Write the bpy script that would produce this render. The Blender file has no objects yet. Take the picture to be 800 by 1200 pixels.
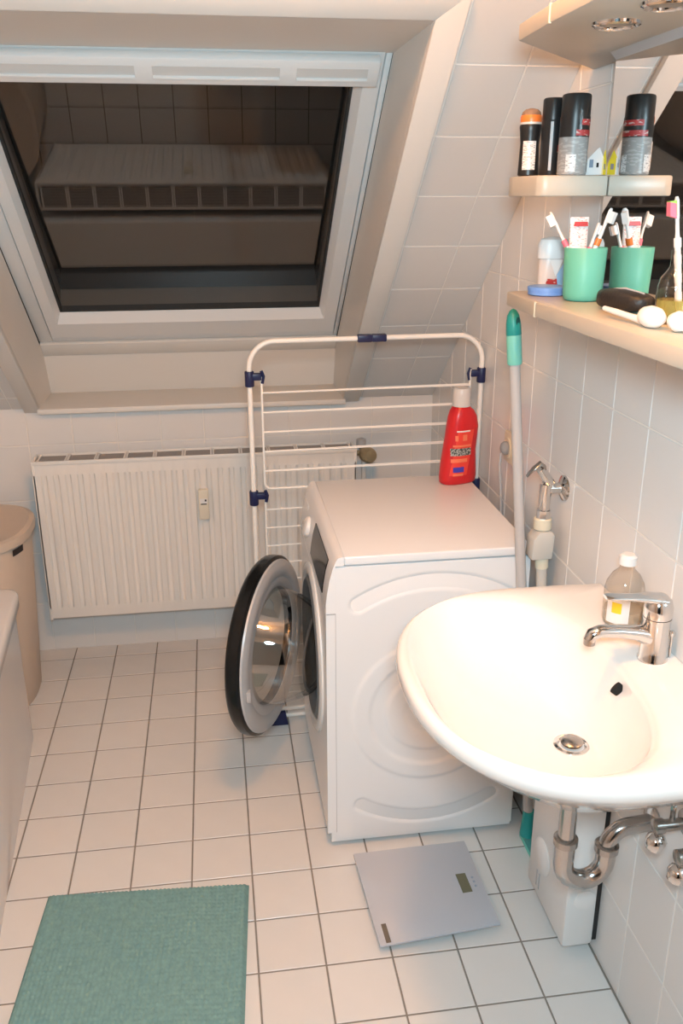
import bpy, bmesh, math, random
from mathutils import Vector, Matrix
random.seed(7)
V = Vector
PI = math.pi
scene = bpy.context.scene
COL = scene.collection

# ------------------------------------------------------------------ camera
cam_d = bpy.data.cameras.new('camera')
cam_d.sensor_fit = 'VERTICAL'
cam_d.sensor_height = 24.0
cam_d.lens = 24.0 * 1025.6 / 1200.0
cam = bpy.data.objects.new('camera', cam_d)
COL.objects.link(cam)
CP, CY, CR = math.radians(19.78), math.radians(8.17), math.radians(-0.20)
fwd = V((math.sin(CY) * math.cos(CP), math.cos(CY) * math.cos(CP), -math.sin(CP)))
rt = V((math.cos(CY), -math.sin(CY), 0))
up = rt.cross(fwd)
r2 = rt * math.cos(CR) + up * math.sin(CR)
u2 = -rt * math.sin(CR) + up * math.cos(CR)
m = Matrix((r2, u2, -fwd)).transposed().to_4x4()
m.translation = V((0.590, -3.060, 1.649))
cam.matrix_world = m
cam_d.clip_start = 0.02
scene.camera = cam

# ------------------------------------------------------------------ world (night outside), exposure
w = bpy.data.worlds.new('night')
scene.world = w
w.use_nodes = True
w.node_tree.nodes['Background'].inputs[0].default_value = (0.010, 0.008, 0.007, 1)
w.node_tree.nodes['Background'].inputs[1].default_value = 1.0
scene.view_settings.view_transform = 'Standard'
scene.view_settings.look = 'None'
scene.view_settings.gamma = 1.0
scene.view_settings.use_curve_mapping = False
scene.view_settings.exposure = 0.0

# warm ceiling globe is built further down with its lamp; its strength is here
LAMP_POS = V((0.72, -2.15, 2.45))
LAMP_R = 0.09
LAMP_STRENGTH = 194.0
LAMP_COL = (1.0, 0.41, 0.10)
# cool light of the photographer's diffused flash, just above the lens
al = bpy.data.lights.new('camera_flash', 'AREA')
al.shape = 'DISK'
al.size = 0.22
al.energy = 32.0
al.color = (0.62, 0.875, 0.99)
ao = bpy.data.objects.new('camera_flash', al)
COL.objects.link(ao)
ao.location = (0.60, -3.10, 1.80)
ao.rotation_euler = (PI / 2 - 0.30, 0, -0.16)

# ------------------------------------------------------------------ materials
MATS = {}
def mat(name, col, rough=0.5, metal=0.0, spec=0.5, trans=0.0, ior=1.45, noise=0.0, nscale=20.0,
        bump=0.0, bscale=200.0, emit=None, estr=0.0, coat=0.0, objvar=0.0, sss=0.0):
    if name in MATS: return MATS[name]
    mt = bpy.data.materials.new(name); mt.use_nodes = True
    nt = mt.node_tree; b = nt.nodes['Principled BSDF']
    b.inputs['Base Color'].default_value = (*col, 1)
    b.inputs['Roughness'].default_value = rough
    b.inputs['Metallic'].default_value = metal
    b.inputs['Specular IOR Level'].default_value = spec
    b.inputs['Transmission Weight'].default_value = trans
    b.inputs['IOR'].default_value = ior
    b.inputs['Coat Weight'].default_value = coat
    if emit:
        b.inputs['Emission Color'].default_value = (*emit, 1)
        b.inputs['Emission Strength'].default_value = estr
    last = None
    if noise:
        tc = nt.nodes.new('ShaderNodeTexCoord')
        n = nt.nodes.new('ShaderNodeTexNoise'); n.inputs['Scale'].default_value = nscale
        n.inputs['Detail'].default_value = 4
        nt.links.new(tc.outputs['Object'], n.inputs['Vector'])
        r = nt.nodes.new('ShaderNodeMixRGB'); r.blend_type = 'MIX'
        r.inputs[1].default_value = (*[c * (1 - noise) for c in col], 1)
        r.inputs[2].default_value = (*[min(1, c * (1 + noise)) for c in col], 1)
        nt.links.new(n.outputs['Fac'], r.inputs[0])
        nt.links.new(r.outputs[0], b.inputs['Base Color']); last = r
    if objvar:
        oi = nt.nodes.new('ShaderNodeObjectInfo')
        mr = nt.nodes.new('ShaderNodeMapRange')
        mr.inputs['To Min'].default_value = 1 - objvar; mr.inputs['To Max'].default_value = 1 + objvar
        nt.links.new(oi.outputs['Random'], mr.inputs['Value'])
        hv = nt.nodes.new('ShaderNodeHueSaturation')
        hv.inputs['Color'].default_value = (*col, 1)
        if last: nt.links.new(last.outputs[0], hv.inputs['Color'])
        nt.links.new(mr.outputs['Result'], hv.inputs['Value'])
        nt.links.new(hv.outputs[0], b.inputs['Base Color'])
    if bump:
        tc = nt.nodes.new('ShaderNodeTexCoord')
        n = nt.nodes.new('ShaderNodeTexNoise'); n.inputs['Scale'].default_value = bscale
        nt.links.new(tc.outputs['Object'], n.inputs['Vector'])
        bp = nt.nodes.new('ShaderNodeBump'); bp.inputs['Strength'].default_value = bump
        bp.inputs['Distance'].default_value = 0.002
        nt.links.new(n.outputs['Fac'], bp.inputs['Height'])
        nt.links.new(bp.outputs[0], b.inputs['Normal'])
    MATS[name] = mt
    return mt

def pane_mat(name, base, tint=(1, 1, 1), rough=0.0):
    """thin sheet of glass: partly clear, partly mirroring (Fresnel)"""
    mt = bpy.data.materials.new(name); mt.use_nodes = True
    nt = mt.node_tree; nt.nodes.clear()
    out = nt.nodes.new('ShaderNodeOutputMaterial')
    mx = nt.nodes.new('ShaderNodeMixShader')
    tr = nt.nodes.new('ShaderNodeBsdfTransparent'); tr.inputs[0].default_value = (*tint, 1)
    gl = nt.nodes.new('ShaderNodeBsdfGlossy'); gl.inputs['Roughness'].default_value = rough
    fr = nt.nodes.new('ShaderNodeLayerWeight'); fr.inputs[0].default_value = 0.5
    pw = nt.nodes.new('ShaderNodeMath'); pw.operation = 'POWER'; pw.inputs[1].default_value = 4.0
    nt.links.new(fr.outputs['Facing'], pw.inputs[0])
    ad = nt.nodes.new('ShaderNodeMath'); ad.operation = 'ADD'; ad.inputs[1].default_value = base
    ad.use_clamp = True
    nt.links.new(pw.outputs[0], ad.inputs[0])
    nt.links.new(ad.outputs[0], mx.inputs[0])
    nt.links.new(tr.outputs[0], mx.inputs[1]); nt.links.new(gl.outputs[0], mx.inputs[2])
    nt.links.new(mx.outputs[0], out.inputs[0])
    MATS[name] = mt
    return mt

tile_w = mat('wall_tile_glaze', (0.74, 0.73, 0.72), 0.22, noise=0.02, nscale=6, objvar=0.012)
tile_s = mat('slope_tile_glaze', (0.70, 0.68, 0.66), 0.25, noise=0.02, nscale=6, objvar=0.012)
tile_l = mat('left_wall_tile_glaze', (0.52, 0.50, 0.48), 0.25, noise=0.02, nscale=6)  # darker than the other wall tiles, to weaken bounced light
tile_f = mat('floor_tile_glaze', (0.73, 0.71, 0.69), 0.30, noise=0.03, nscale=14, objvar=0.02)
grout_w = mat('pale_wall_grout', (0.78, 0.75, 0.71), 0.8, noise=0.05, nscale=30)
grout_f = mat('grey_floor_grout', (0.25, 0.225, 0.20), 0.9, noise=0.25, nscale=15)
plaster = mat('grey_white_paint', (0.48, 0.46, 0.44), 0.8, noise=0.02, nscale=5)  # greyed to weaken light bounced off the unseen ceiling and front wall
lining = mat('white_window_lining', (0.74, 0.71, 0.67), 0.45, noise=0.02, nscale=4)
upvc = mat('white_window_plastic', (0.78, 0.77, 0.76), 0.32)
dark_gap = mat('dark_joint', (0.03, 0.03, 0.03), 0.7)
enamel = mat('white_enamel', (0.83, 0.83, 0.84), 0.25)
enamel2 = mat('white_radiator_enamel', (0.80, 0.77, 0.73), 0.35)
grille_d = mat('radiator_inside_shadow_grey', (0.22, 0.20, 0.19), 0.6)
acryl = mat('white_tub_acrylic', (0.74, 0.72, 0.71), 0.12, noise=0.02, nscale=8)
ceramic = mat('white_sink_ceramic', (0.86, 0.84, 0.82), 0.08, coat=0.3)
trapc = mat('dull_trap_chrome', (0.50, 0.49, 0.48), 0.18, 1.0, noise=0.10, nscale=50)
chrome = mat('chrome', (0.72, 0.71, 0.70), 0.10, 1.0, noise=0.05, nscale=40)
steel_d = mat('dull_chrome', (0.42, 0.40, 0.38), 0.25, 1.0, noise=0.15, nscale=60)
hole = mat('black_hole', (0.01, 0.01, 0.01), 0.8)
cream = mat('cream_plastic', (0.50, 0.455, 0.385), 0.35, noise=0.02, nscale=10)
cream2 = mat('cream_backboard', (0.70, 0.66, 0.60), 0.4)
mirror_m = mat('mirror_silver', (0.88, 0.88, 0.88), 0.0, 1.0)
navy = mat('navy_plastic', (0.012, 0.016, 0.07), 0.4)
rackwhite = mat('white_coated_tube', (0.85, 0.81, 0.76), 0.35)
redp = mat('red_bottle_plastic', (0.62, 0.02, 0.025), 0.3)
capgrey = mat('silver_cap_plastic', (0.62, 0.59, 0.57), 0.3)
tealrug = mat('teal_chenille', (0.19, 0.345, 0.345), 0.95, spec=0.1, noise=0.22, nscale=70)
teal = mat('teal_plastic', (0.02, 0.30, 0.28), 0.4)
aqua = mat('aqua_rubber', (0.20, 0.60, 0.50), 0.45)
cup_m = mat('sea_green_cup_plastic', (0.12, 0.44, 0.34), 0.45)
greypole = mat('grey_pole', (0.48, 0.47, 0.47), 0.35)
beige = mat('beige_hamper_plastic', (0.60, 0.49, 0.40), 0.5, noise=0.03, nscale=30)
scale_m = mat('silver_glass_platform', (0.50, 0.52, 0.57), 0.12, spec=0.5)
lcd = mat('lcd_olive', (0.16, 0.155, 0.10), 0.2)
blackg = mat('black_gloss', (0.008, 0.008, 0.008), 0.22, spec=0.35)
blackp = mat('black_plastic', (0.016, 0.015, 0.015), 0.35)
greyp = mat('grey_plastic', (0.42, 0.42, 0.43), 0.4)
silverp = mat('silver_plastic', (0.50, 0.50, 0.51), 0.35, 0.1)
gasket_m = mat('grey_rubber', (0.14, 0.15, 0.16), 0.5)
drum_m = mat('drum_steel', (0.35, 0.35, 0.35), 0.3, 1.0)
whitep = mat('white_plastic', (0.80, 0.79, 0.78), 0.35)
offwhitep = mat('ivory_plastic', (0.72, 0.66, 0.52), 0.4)
hosegrey = mat('grey_hose', (0.55, 0.53, 0.49), 0.5)
brass = mat('old_brass', (0.36, 0.30, 0.19), 0.45, 0.4, noise=0.2, nscale=40)
bluep = mat('blue_plastic', (0.16, 0.32, 0.72), 0.35)
lblue = mat('light_blue_print', (0.30, 0.52, 0.75), 0.4)
orange = mat('orange_plastic', (0.75, 0.20, 0.04), 0.35)
pink = mat('pink_rubber', (0.75, 0.18, 0.26), 0.4)
greenb = mat('green_bristle', (0.35, 0.60, 0.12), 0.7)
redprint = mat('red_print', (0.50, 0.04, 0.04), 0.4)
yellow = mat('yellow_print', (0.80, 0.62, 0.03), 0.45)
cangrey = mat('can_grey_metal', (0.30, 0.29, 0.28), 0.3, 0.5)
leather = mat('black_pouch', (0.020, 0.016, 0.014), 0.45, bump=0.4, bscale=300)
bluelab = mat('dark_blue_print', (0.06, 0.05, 0.42), 0.4)
pinklab = mat('pale_orange_print', (0.85, 0.20, 0.10), 0.4)
liquid_y = mat('yellow_liquid', (0.80, 0.66, 0.18), 0.1, trans=0.7, ior=1.33)
liquid_p = mat('peach_liquid', (0.95, 0.88, 0.76), 0.1, trans=0.7, ior=1.33)
doorglass = pane_mat('clear_door_glass', 0.20, (0.93, 0.92, 0.90), 0.03)
clearp = pane_mat('clear_plastic', 0.06, (0.93, 0.91, 0.88), 0.05)
winglass = pane_mat('window_glass', 0.10, (0.9, 0.9, 0.9))
opal = mat('lit_opal_globe', (0.9, 0.9, 0.9), 0.4, emit=LAMP_COL, estr=LAMP_STRENGTH)
wooddoor = mat('white_door_paint', (0.75, 0.73, 0.70), 0.4)

def text_mat(name, base, ink, sx=60, sz=200, thr=0.5):
    """small smeared print: rows of ink specks, object coordinates"""
    mt = bpy.data.materials.new(name); mt.use_nodes = True
    nt = mt.node_tree; b = nt.nodes['Principled BSDF']
    tc = nt.nodes.new('ShaderNodeTexCoord'); mp = nt.nodes.new('ShaderNodeMapping')
    mp.inputs['Scale'].default_value = (sx, sx, sz)
    n = nt.nodes.new('ShaderNodeTexNoise'); n.inputs['Scale'].default_value = 3; n.inputs['Detail'].default_value = 1
    cr = nt.nodes.new('ShaderNodeValToRGB')
    cr.color_ramp.elements[0].position = thr - 0.03; cr.color_ramp.elements[0].color = (*base, 1)
    cr.color_ramp.elements[1].position = thr + 0.05; cr.color_ramp.elements[1].color = (*ink, 1)
    nt.links.new(tc.outputs['Object'], mp.inputs[0]); nt.links.new(mp.outputs[0], n.inputs['Vector'])
    nt.links.new(n.outputs['Fac'], cr.inputs[0]); nt.links.new(cr.outputs[0], b.inputs['Base Color'])
    b.inputs['Roughness'].default_value = 0.4
    MATS[name] = mt
    return mt
can_lab = text_mat('grey_can_print', (0.30, 0.29, 0.28), (0.40, 0.39, 0.38), 25, 90, 0.56)
white_lab = text_mat('white_label_print', (0.72, 0.70, 0.68), (0.30, 0.29, 0.29), 60, 220, 0.58)
red_lab = text_mat('red_label_print', (0.40, 0.03, 0.03), (0.60, 0.45, 0.42), 30, 80, 0.60)
dark_lab = text_mat('dark_band_print', (0.06, 0.07, 0.06), (0.45, 0.45, 0.42), 90, 60, 0.50)
paste_lab = text_mat('toothpaste_print', (0.78, 0.75, 0.74), (0.70, 0.35, 0.32), 60, 150, 0.60)

# ------------------------------------------------------------------ mesh helpers
ORG = {}
class MB:
    def __init__(s): s.bm = bmesh.new()
    def poly(s, pts): 
        return s.bm.faces.new([s.bm.verts.new(p) for p in pts])
    def box(s, a, b, bev=0.0, seg=2):
        x0, y0, z0 = a; x1, y1, z1 = b
        r = bmesh.ops.create_cube(s.bm, size=1.0)
        vs = r['verts']
        for v in vs:
            v.co = V(((x0 + x1) / 2 + v.co.x * (x1 - x0), (y0 + y1) / 2 + v.co.y * (y1 - y0), (z0 + z1) / 2 + v.co.z * (z1 - z0)))
        if bev:
            es = list({e for v in vs for e in v.link_edges})
            bmesh.ops.bevel(s.bm, geom=es, offset=bev, segments=seg, profile=0.5, affect='EDGES')
        return s
    def prism(s, pts, ext, bev=0.0):
        """closed polygon of 3-D points pushed by ext"""
        ext = V(ext); n = len(pts)
        a = [s.bm.verts.new(V(p)) for p in pts]; b = [s.bm.verts.new(V(p) + ext) for p in pts]
        fs = [s.bm.faces.new(a), s.bm.faces.new(b[::-1])]
        for i in range(n):
            j = (i + 1) % n
            fs.append(s.bm.faces.new([a[j], a[i], b[i], b[j]]))
        bmesh.ops.recalc_face_normals(s.bm, faces=fs)
        if bev:
            es = list({e for f in fs for e in f.edges})
            bmesh.ops.bevel(s.bm, geom=es, offset=bev, segments=2, profile=0.5, affect='EDGES')
        return s
    def rings(s, rs, cap0=True, cap1=True, closed=True):
        """skin a list of equal-length point rings"""
        vv = [[s.bm.verts.new(p) for p in r] for r in rs]
        n = len(vv[0]); fs = []
        for k in range(len(vv) - 1):
            for i in range(n if closed else n - 1):
                j = (i + 1) % n
                fs.append(s.bm.faces.new([vv[k][i], vv[k][j], vv[k + 1][j], vv[k + 1][i]]))
        if cap0: fs.append(s.bm.faces.new(vv[0][::-1]))
        if cap1: fs.append(s.bm.faces.new(vv[-1]))
        bmesh.ops.recalc_face_normals(s.bm, faces=fs)
        return s
    def lathe(s, prof, c=(0, 0, 0), axis=(0, 0, 1), n=28, sx=1.0, sy=1.0, cap0=True, cap1=True, xdir=None):
        """prof: list of (radius, height) along axis"""
        az = V(axis).normalized()
        ax = V(xdir).normalized() if xdir else az.orthogonal().normalized()
        if not xdir and abs(az.z) > 0.99: ax = V((1, 0, 0))
        ay = az.cross(ax)
        c = V(c)
        rs = [[c + ax * (r * sx * math.cos(2 * PI * i / n)) + ay * (r * sy * math.sin(2 * PI * i / n)) + az * h for i in range(n)] for r, h in prof]
        return s.rings(rs, cap0, cap1)
    def tube(s, path, r, n=10, caps=True):
        path = [V(p) for p in path]
        rad = r if isinstance(r, (list, tuple)) else [r] * len(path)
        t0 = (path[1] - path[0]).normalized(); nx = t0.orthogonal().normalized()
        rs = []
        for i, p in enumerate(path):
            if i == 0: t = t0
            elif i == len(path) - 1: t = (path[-1] - path[-2]).normalized()
            else: t = ((path[i + 1] - p).normalized() + (p - path[i - 1]).normalized()).normalized()
            nx = (nx - t * nx.dot(t)).normalized(); ny = t.cross(nx)
            rs.append([p + (nx * math.cos(2 * PI * k / n) + ny * math.sin(2 * PI * k / n)) * rad[i] for k in range(n)])
        return s.rings(rs, caps, caps)
    def build(s, name, mt, parent=None, smooth=35, origin=None):
        me = bpy.data.meshes.new(name)
        org = ORG.get(parent.name, V((0, 0, 0))) if parent else (V(origin) if origin else V((0, 0, 0)))
        bmesh.ops.translate(s.bm, verts=s.bm.verts, vec=-org)
        s.bm.to_mesh(me); s.bm.free()
        me.materials.append(mt)
        if smooth:
            me.polygons.foreach_set('use_smooth', [True] * len(me.polygons))
            me.set_sharp_from_angle(angle=math.radians(smooth))
        o = bpy.data.objects.new(name, me); COL.objects.link(o)
        ORG[o.name] = org
        if parent: o.parent = parent
        else: o.location = org
        return o

def thing(name, label, cat, loc, group=None):
    o = bpy.data.objects.new(name, None); COL.objects.link(o)
    o.empty_display_size = 0.05
    o.location = loc; ORG[o.name] = V(loc)
    o['label'] = label; o['category'] = cat
    if group: o['group'] = group
    return o
def tag(o, label, cat, group=None, kind=None):
    o['label'] = label; o['category'] = cat
    if group: o['group'] = group
    if kind: o['kind'] = kind
    return o
def struct(o, label, cat): return tag(o, label, cat, kind='structure')

def arc(c, r, a0, a1, n, ux, uy):
    c = V(c); ux = V(ux); uy = V(uy)
    return [c + ux * (r * math.cos(a0 + (a1 - a0) * i / n)) + uy * (r * math.sin(a0 + (a1 - a0) * i / n)) for i in range(n + 1)]
def smoothstep(a, b, x):
    t = max(0.0, min(1.0, (x - a) / (b - a))); return t * t * (3 - 2 * t)

# ------------------------------------------------------------------ room constants
XR, XL, YB, YF, ZC = 1.388, -0.78, 0.0874, -3.50, 2.58
Z0, SL = 0.952, 0.815                     # slope: z = Z0 + SL*(YB-y)
SN = V((0, SL, 1)).normalized()           # away from the room
SA = V((0, -1, SL)).normalized()          # up along the slope
SP = V((0, YB, Z0))
def slope_pt(x, a, d=0.0): return V((x, 0, 0)) + SP + SA * a + SN * d
A_TOP = (ZC - Z0) / SA.z
Y_TOP = YB - (ZC - Z0) / SL

# ---- tiles -----------------------------------------------------------
def clip_poly(pts, region):
    """clip polygon pts (2-D) by convex ccw region"""
    out = pts
    for i in range(len(region)):
        a, b = region[i], region[(i + 1) % len(region)]
        inp, out = out, []
        def side(p): return (b[0] - a[0]) * (p[1] - a[1]) - (b[1] - a[1]) * (p[0] - a[0])
        for k in range(len(inp)):
            p, q = inp[k], inp[(k + 1) % len(inp)]
            sp, sq = side(p), side(q)
            if sp >= 0: out.append(p)
            if (sp >= 0) != (sq >= 0):
                t = sp / (sp - sq); out.append((p[0] + (q[0] - p[0]) * t, p[1] + (q[1] - p[1]) * t))
        if not out: return []
    res = []
    for p in out:
        if not res or (abs(p[0] - res[-1][0]) + abs(p[1] - res[-1][1])) > 1e-5: res.append(p)
    if len(res) > 1 and (abs(res[0][0] - res[-1][0]) + abs(res[0][1] - res[-1][1])) < 1e-5: res.pop()
    return res
def poly_area(p): return 0.5 * abs(sum(p[i][0] * p[(i + 1) % len(p)][1] - p[(i + 1) % len(p)][0] * p[i][1] for i in range(len(p))))

def tile_into(bm, poly, O, U, W, N, th=0.004, bev=0.0012):
    cx = sum(p[0] for p in poly) / len(poly); cy = sum(p[1] for p in poly) / len(poly)
    def P(u, v, h): return O + U * u + W * v + N * h
    inn = []
    for (u, v) in poly:
        d = math.hypot(u - cx, v - cy) or 1
        k = min(0.4, 1.4 * bev / d); inn.append((u + (cx - u) * k, v + (cy - v) * k))
    lo = [bm.verts.new(P(u, v, -th)) for u, v in poly]
    mi = [bm.verts.new(P(u, v, -bev)) for u, v in poly]
    hi = [bm.verts.new(P(u, v, 0)) for u, v in inn]
    n = len(poly); fs = [bm.faces.new(hi)]
    for i in range(n):
        j = (i + 1) % n
        fs.append(bm.faces.new([lo[i], lo[j], mi[j], mi[i]])); fs.append(bm.faces.new([mi[i], mi[j], hi[j], hi[i]]))
    bmesh.ops.recalc_face_normals(bm, faces=fs)
    if fs[0].normal.dot(N) < 0: bmesh.ops.reverse_faces(bm, faces=fs)

def tiles(parent, name, O, U, W, N, u0, pu, v0, pv, g, regions, mt, is_part, rest_name):
    O, U, W, N = V(O), V(U), V(W), V(N)
    me_full = None; rest = bmesh.new(); nrest = 0
    for reg in regions:
        if poly_area(reg) and sum(reg[i][0] * reg[(i + 1) % len(reg)][1] - reg[(i + 1) % len(reg)][0] * reg[i][1] for i in range(len(reg))) < 0:
            reg = reg[::-1]
        ua, ub = min(p[0] for p in reg), max(p[0] for p in reg)
        va, vb = min(p[1] for p in reg), max(p[1] for p in reg)
        for i in range(math.floor((ua - u0) / pu), math.ceil((ub - u0) / pu)):
            for j in range(math.floor((va - v0) / pv), math.ceil((vb - v0) / pv)):
                a, b = u0 + i * pu, v0 + j * pv
                rect = [(a + g / 2, b + g / 2), (a + pu - g / 2, b + g / 2), (a + pu - g / 2, b + pv - g / 2), (a + g / 2, b + pv - g / 2)]
                pl = clip_poly(rect, reg)
                if len(pl) < 3 or poly_area(pl) < 1.5e-4: continue
                full = abs(poly_area(pl) - poly_area(rect)) < 1e-7
                if not is_part(a + pu / 2, b + pv / 2):
                    tile_into(rest, pl, O, U, W, N); nrest += 1; continue
                if full:
                    if me_full is None:
                        bm = bmesh.new(); tile_into(bm, [(p[0] - a, p[1] - b) for p in rect], V((0, 0, 0)), U, W, N)
                        me_full = bpy.data.meshes.new(name); bm.to_mesh(me_full); bm.free(); me_full.materials.append(mt)
                    me = me_full; loc = O + U * a + W * b
                else:
                    bm = bmesh.new(); tile_into(bm, [(p[0] - a, p[1] - b) for p in pl], V((0, 0, 0)), U, W, N)
                    me = bpy.data.meshes.new(name); bm.to_mesh(me); bm.free(); me.materials.append(mt)
                    loc = O + U * a + W * b
                o = bpy.data.objects.new(name, me); COL.objects.link(o); o.location = loc; o.parent = parent
    if nrest:
        me = bpy.data.meshes.new(rest_name); rest.to_mesh(me); me.materials.append(mt)
        o = bpy.data.objects.new(rest_name, me); COL.objects.link(o); o.parent = parent; o['kind'] = 'stuff'
    rest.free()

GD = 0.0012      # grout depth below the tile face
# floor
f = MB(); f.box((XL - 0.1, YF - 0.1, -0.12), (XR + 0.1, YB + 0.1, -GD))
floor = struct(f.build('floor', grout_f, smooth=0), 'cream square floor tiles with dark grey grout', 'floor')
T = 0.154
tiles(floor, 'floor_tile', (0, 0, 0), (1, 0, 0), (0, 1, 0), (0, 0, 1), 0.0, T, 0.0, T, 0.0042,
      [[(XL, YF), (XR, YF), (XR, YB), (XL, YB)]], tile_f, lambda u, v: u > -0.35 and v > -2.0, 'floor_tiles_beyond')
# right wall
WP, WH = 0.155, 0.2066
m_ = MB(); m_.prism([(XR + GD, YF - .1, -.12), (XR + GD, YB + .1, -.12), (XR + GD, YB + .1, Z0 - .082 + .3), (XR + GD, Y_TOP, ZC + .1), (XR + GD, YF - .1, ZC + .1)], (0.1, 0, 0))
wall_r = struct(m_.build('wall_right', grout_w, smooth=0), 'tiled wall with pale grout behind the sink and mirror', 'wall')
tiles(wall_r, 'wall_tile', (XR, 0, 0), (0, 1, 0), (0, 0, 1), (-1, 0, 0), -1.252, WP, 0.0, WH, 0.0036,
      [[(YF, 0), (YB, 0), (YB, Z0), (Y_TOP, ZC), (YF, ZC)]], tile_w, lambda u, v: u > -2.0 and v < 1.95, 'wall_tiles_beyond')
# back knee wall
m_ = MB(); m_.box((XL - .1, YB + GD, -.12), (XR + .1, YB + .1, Z0 + 0.002))
wall_b = struct(m_.build('wall_back', grout_w, smooth=0), 'low tiled wall behind the radiator under the window sill', 'wall')
tiles(wall_b, 'wall_tile', (0, YB, 0), (1, 0, 0), (0, 0, 1), (0, -1, 0), 0.072, WP, -0.008, WH, 0.0036,
      [[(XL, 0), (XR, 0), (XR, Z0), (XL, Z0)]], tile_w, lambda u, v: True, 'wall_tiles_beyond')
# roof slope with the window opening
OX0, OX1 = -0.030, 1.046           # opening in the slope
OA1 = 1.632
CX0, CX1 = -0.082, 1.106           # outer edge of the casing
CA1 = 1.695
m_ = MB()
def slab(x0, x1, a0, a1, d0, d1, M=m_):
    M.prism([slope_pt(x0, a0, d0), slope_pt(x1, a0, d0), slope_pt(x1, a1, d0), slope_pt(x0, a1, d0)], SN * (d1 - d0))
slab(XL - .1, OX0 - .021, 0.0, A_TOP + .1, GD, .20); slab(OX1 + .021, XR + .1, 0.0, A_TOP + .1, GD, .20); slab(OX0 - .02, OX1 + .02, OA1 + .012, A_TOP + .1, GD, .12)
wall_s = struct(m_.build('wall_slope', grout_w, smooth=0), 'sloping tiled roof wall around the skylight', 'wall')
tiles(wall_s, 'slope_tile', SP, (1, 0, 0), SA, -SN, 1.270, WP, 0.084, 0.2045, 0.0036,
      [[(XL, 0), (CX0, 0), (CX0, A_TOP), (XL, A_TOP)], [(CX1, 0), (XR, 0), (XR, A_TOP), (CX1, A_TOP)], [(CX0, CA1), (CX1, CA1), (CX1, A_TOP), (CX0, A_TOP)]],
      tile_s, lambda u, v: v < 1.75 and u > -0.40, 'slope_tiles_beyond')
# left wall, front wall with doorway, ceiling
m_ = MB(); m_.prism([(XL - GD, YF - .1, -.12), (XL - GD, YB + .1, -.12), (XL - GD, YB + .1, Z0 + .2), (XL - GD, Y_TOP, ZC + .1), (XL - GD, YF - .1, ZC + .1)], (-0.1, 0, 0))
wall_l = struct(m_.build('wall_left', grout_w, smooth=0), 'tiled wall behind the bathtub', 'wall')
tiles(wall_l, 'wall_tile', (XL, 0, 0), (0, 1, 0), (0, 0, 1), (1, 0, 0), -1.252, WP, 0.0, WH, 0.0036,
      [[(YF, 0), (YB, 0), (YB, Z0), (Y_TOP, ZC), (YF, ZC)]], tile_l, lambda u, v: False, 'wall_tiles_beyond')
DX0, DX1, DZ = 0.10, 1.00, 2.05
m_ = MB()
m_.box((XL - .1, YF - .12, -.12), (DX0, YF, ZC + .1)); m_.box((DX1, YF - .12, -.12), (XR + .1, YF, ZC + .1)); m_.box((DX0, YF - .12, DZ), (DX1, YF, ZC + .1))
wall_f = struct(m_.build('wall_front', plaster, smooth=0), 'painted wall with the doorway to the hall', 'wall')
m_ = MB(); m_.box((XL - .1, YF - .1, ZC), (XR + .1, Y_TOP + .05, ZC + .1))
ceil = struct(m_.build('ceiling', plaster, smooth=0), 'flat white painted ceiling above the room', 'ceiling')
m_ = MB()
for a, b in (((DX0 - .06, YF - .14, 0), (DX0, YF + .015, DZ + .06)), ((DX1, YF - .14, 0), (DX1 + .06, YF + .015, DZ + .06)), ((DX0, YF - .14, DZ), (DX1, YF + .015, DZ + .06))):
    m_.box(a, b, .004)
struct(m_.build('trim_1', wooddoor), 'white door frame around the hall doorway', 'door frame')

# ------------------------------------------------------------------ window lining and skylight
lin = bpy.data.objects.new('trim_2', None); COL.objects.link(lin); ORG['trim_2'] = V((0, 0, 0))
struct(lin, 'white boxed lining and casing around the skylight', 'window lining')
WD = 0.245            # depth of the window plane behind the slope
# flat casing boards on the slope, mitred at the top
m_ = MB()
def casing(pts, M): M.prism([slope_pt(x, a, -0.016) for x, a in pts], SN * 0.018, 0.0015)
casing([(CX0, 0.0), (OX0, 0.0), (OX0, OA1), (CX0, CA1)], m_); m_.build('casing_board', lining, lin)
m_ = MB(); casing([(OX1, 0.0), (CX1, 0.0), (CX1, CA1), (OX1, OA1)], m_); m_.build('casing_board', lining, lin)
m_ = MB(); casing([(CX0, CA1), (OX0, OA1), (OX1, OA1), (CX1, CA1)], m_); m_.build('casing_board', lining, lin)
# side reveals (x = const), from the casing to the window plane; bottom edge follows the sill
ZS = 0.956
def side_reveal(x, ext):
    M = MB()
    top_i = slope_pt(0, OA1, -0.015); top_e = slope_pt(0, OA1, .0025); bot_e = slope_pt(0, 0, .0025)
    top_o = V((0, YB - (top_i.z - Z0) / SL + 0, top_i.z))
    zt = top_i.z
    yo = YB - (zt - Z0 - WD * math.sqrt(1 + SL * SL)) / SL
    pts = [(x, top_e.y, top_e.z), (x, yo, zt + .012), (x, yo, zt), (x, 0.262, 1.118), (x, 0.33, ZS), (x, YB + .02, ZS - .01), (x, bot_e.y, bot_e.z)]
    M.prism(pts, (ext, 0, 0)); return M.build('side_reveal', lining, lin)
side_reveal(OX0, -0.02); side_reveal(OX1, 0.02)
zt = slope_pt(0, OA1, -0.015).z
yo = YB - (zt - Z0 - (WD + .03) * math.sqrt(1 + SL * SL)) / SL
m_ = MB(); m_.box((OX0, slope_pt(0, OA1, -.01).y, zt), (OX1, yo + .03, zt + .02)); m_.build('top_reveal', lining, lin)
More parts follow.
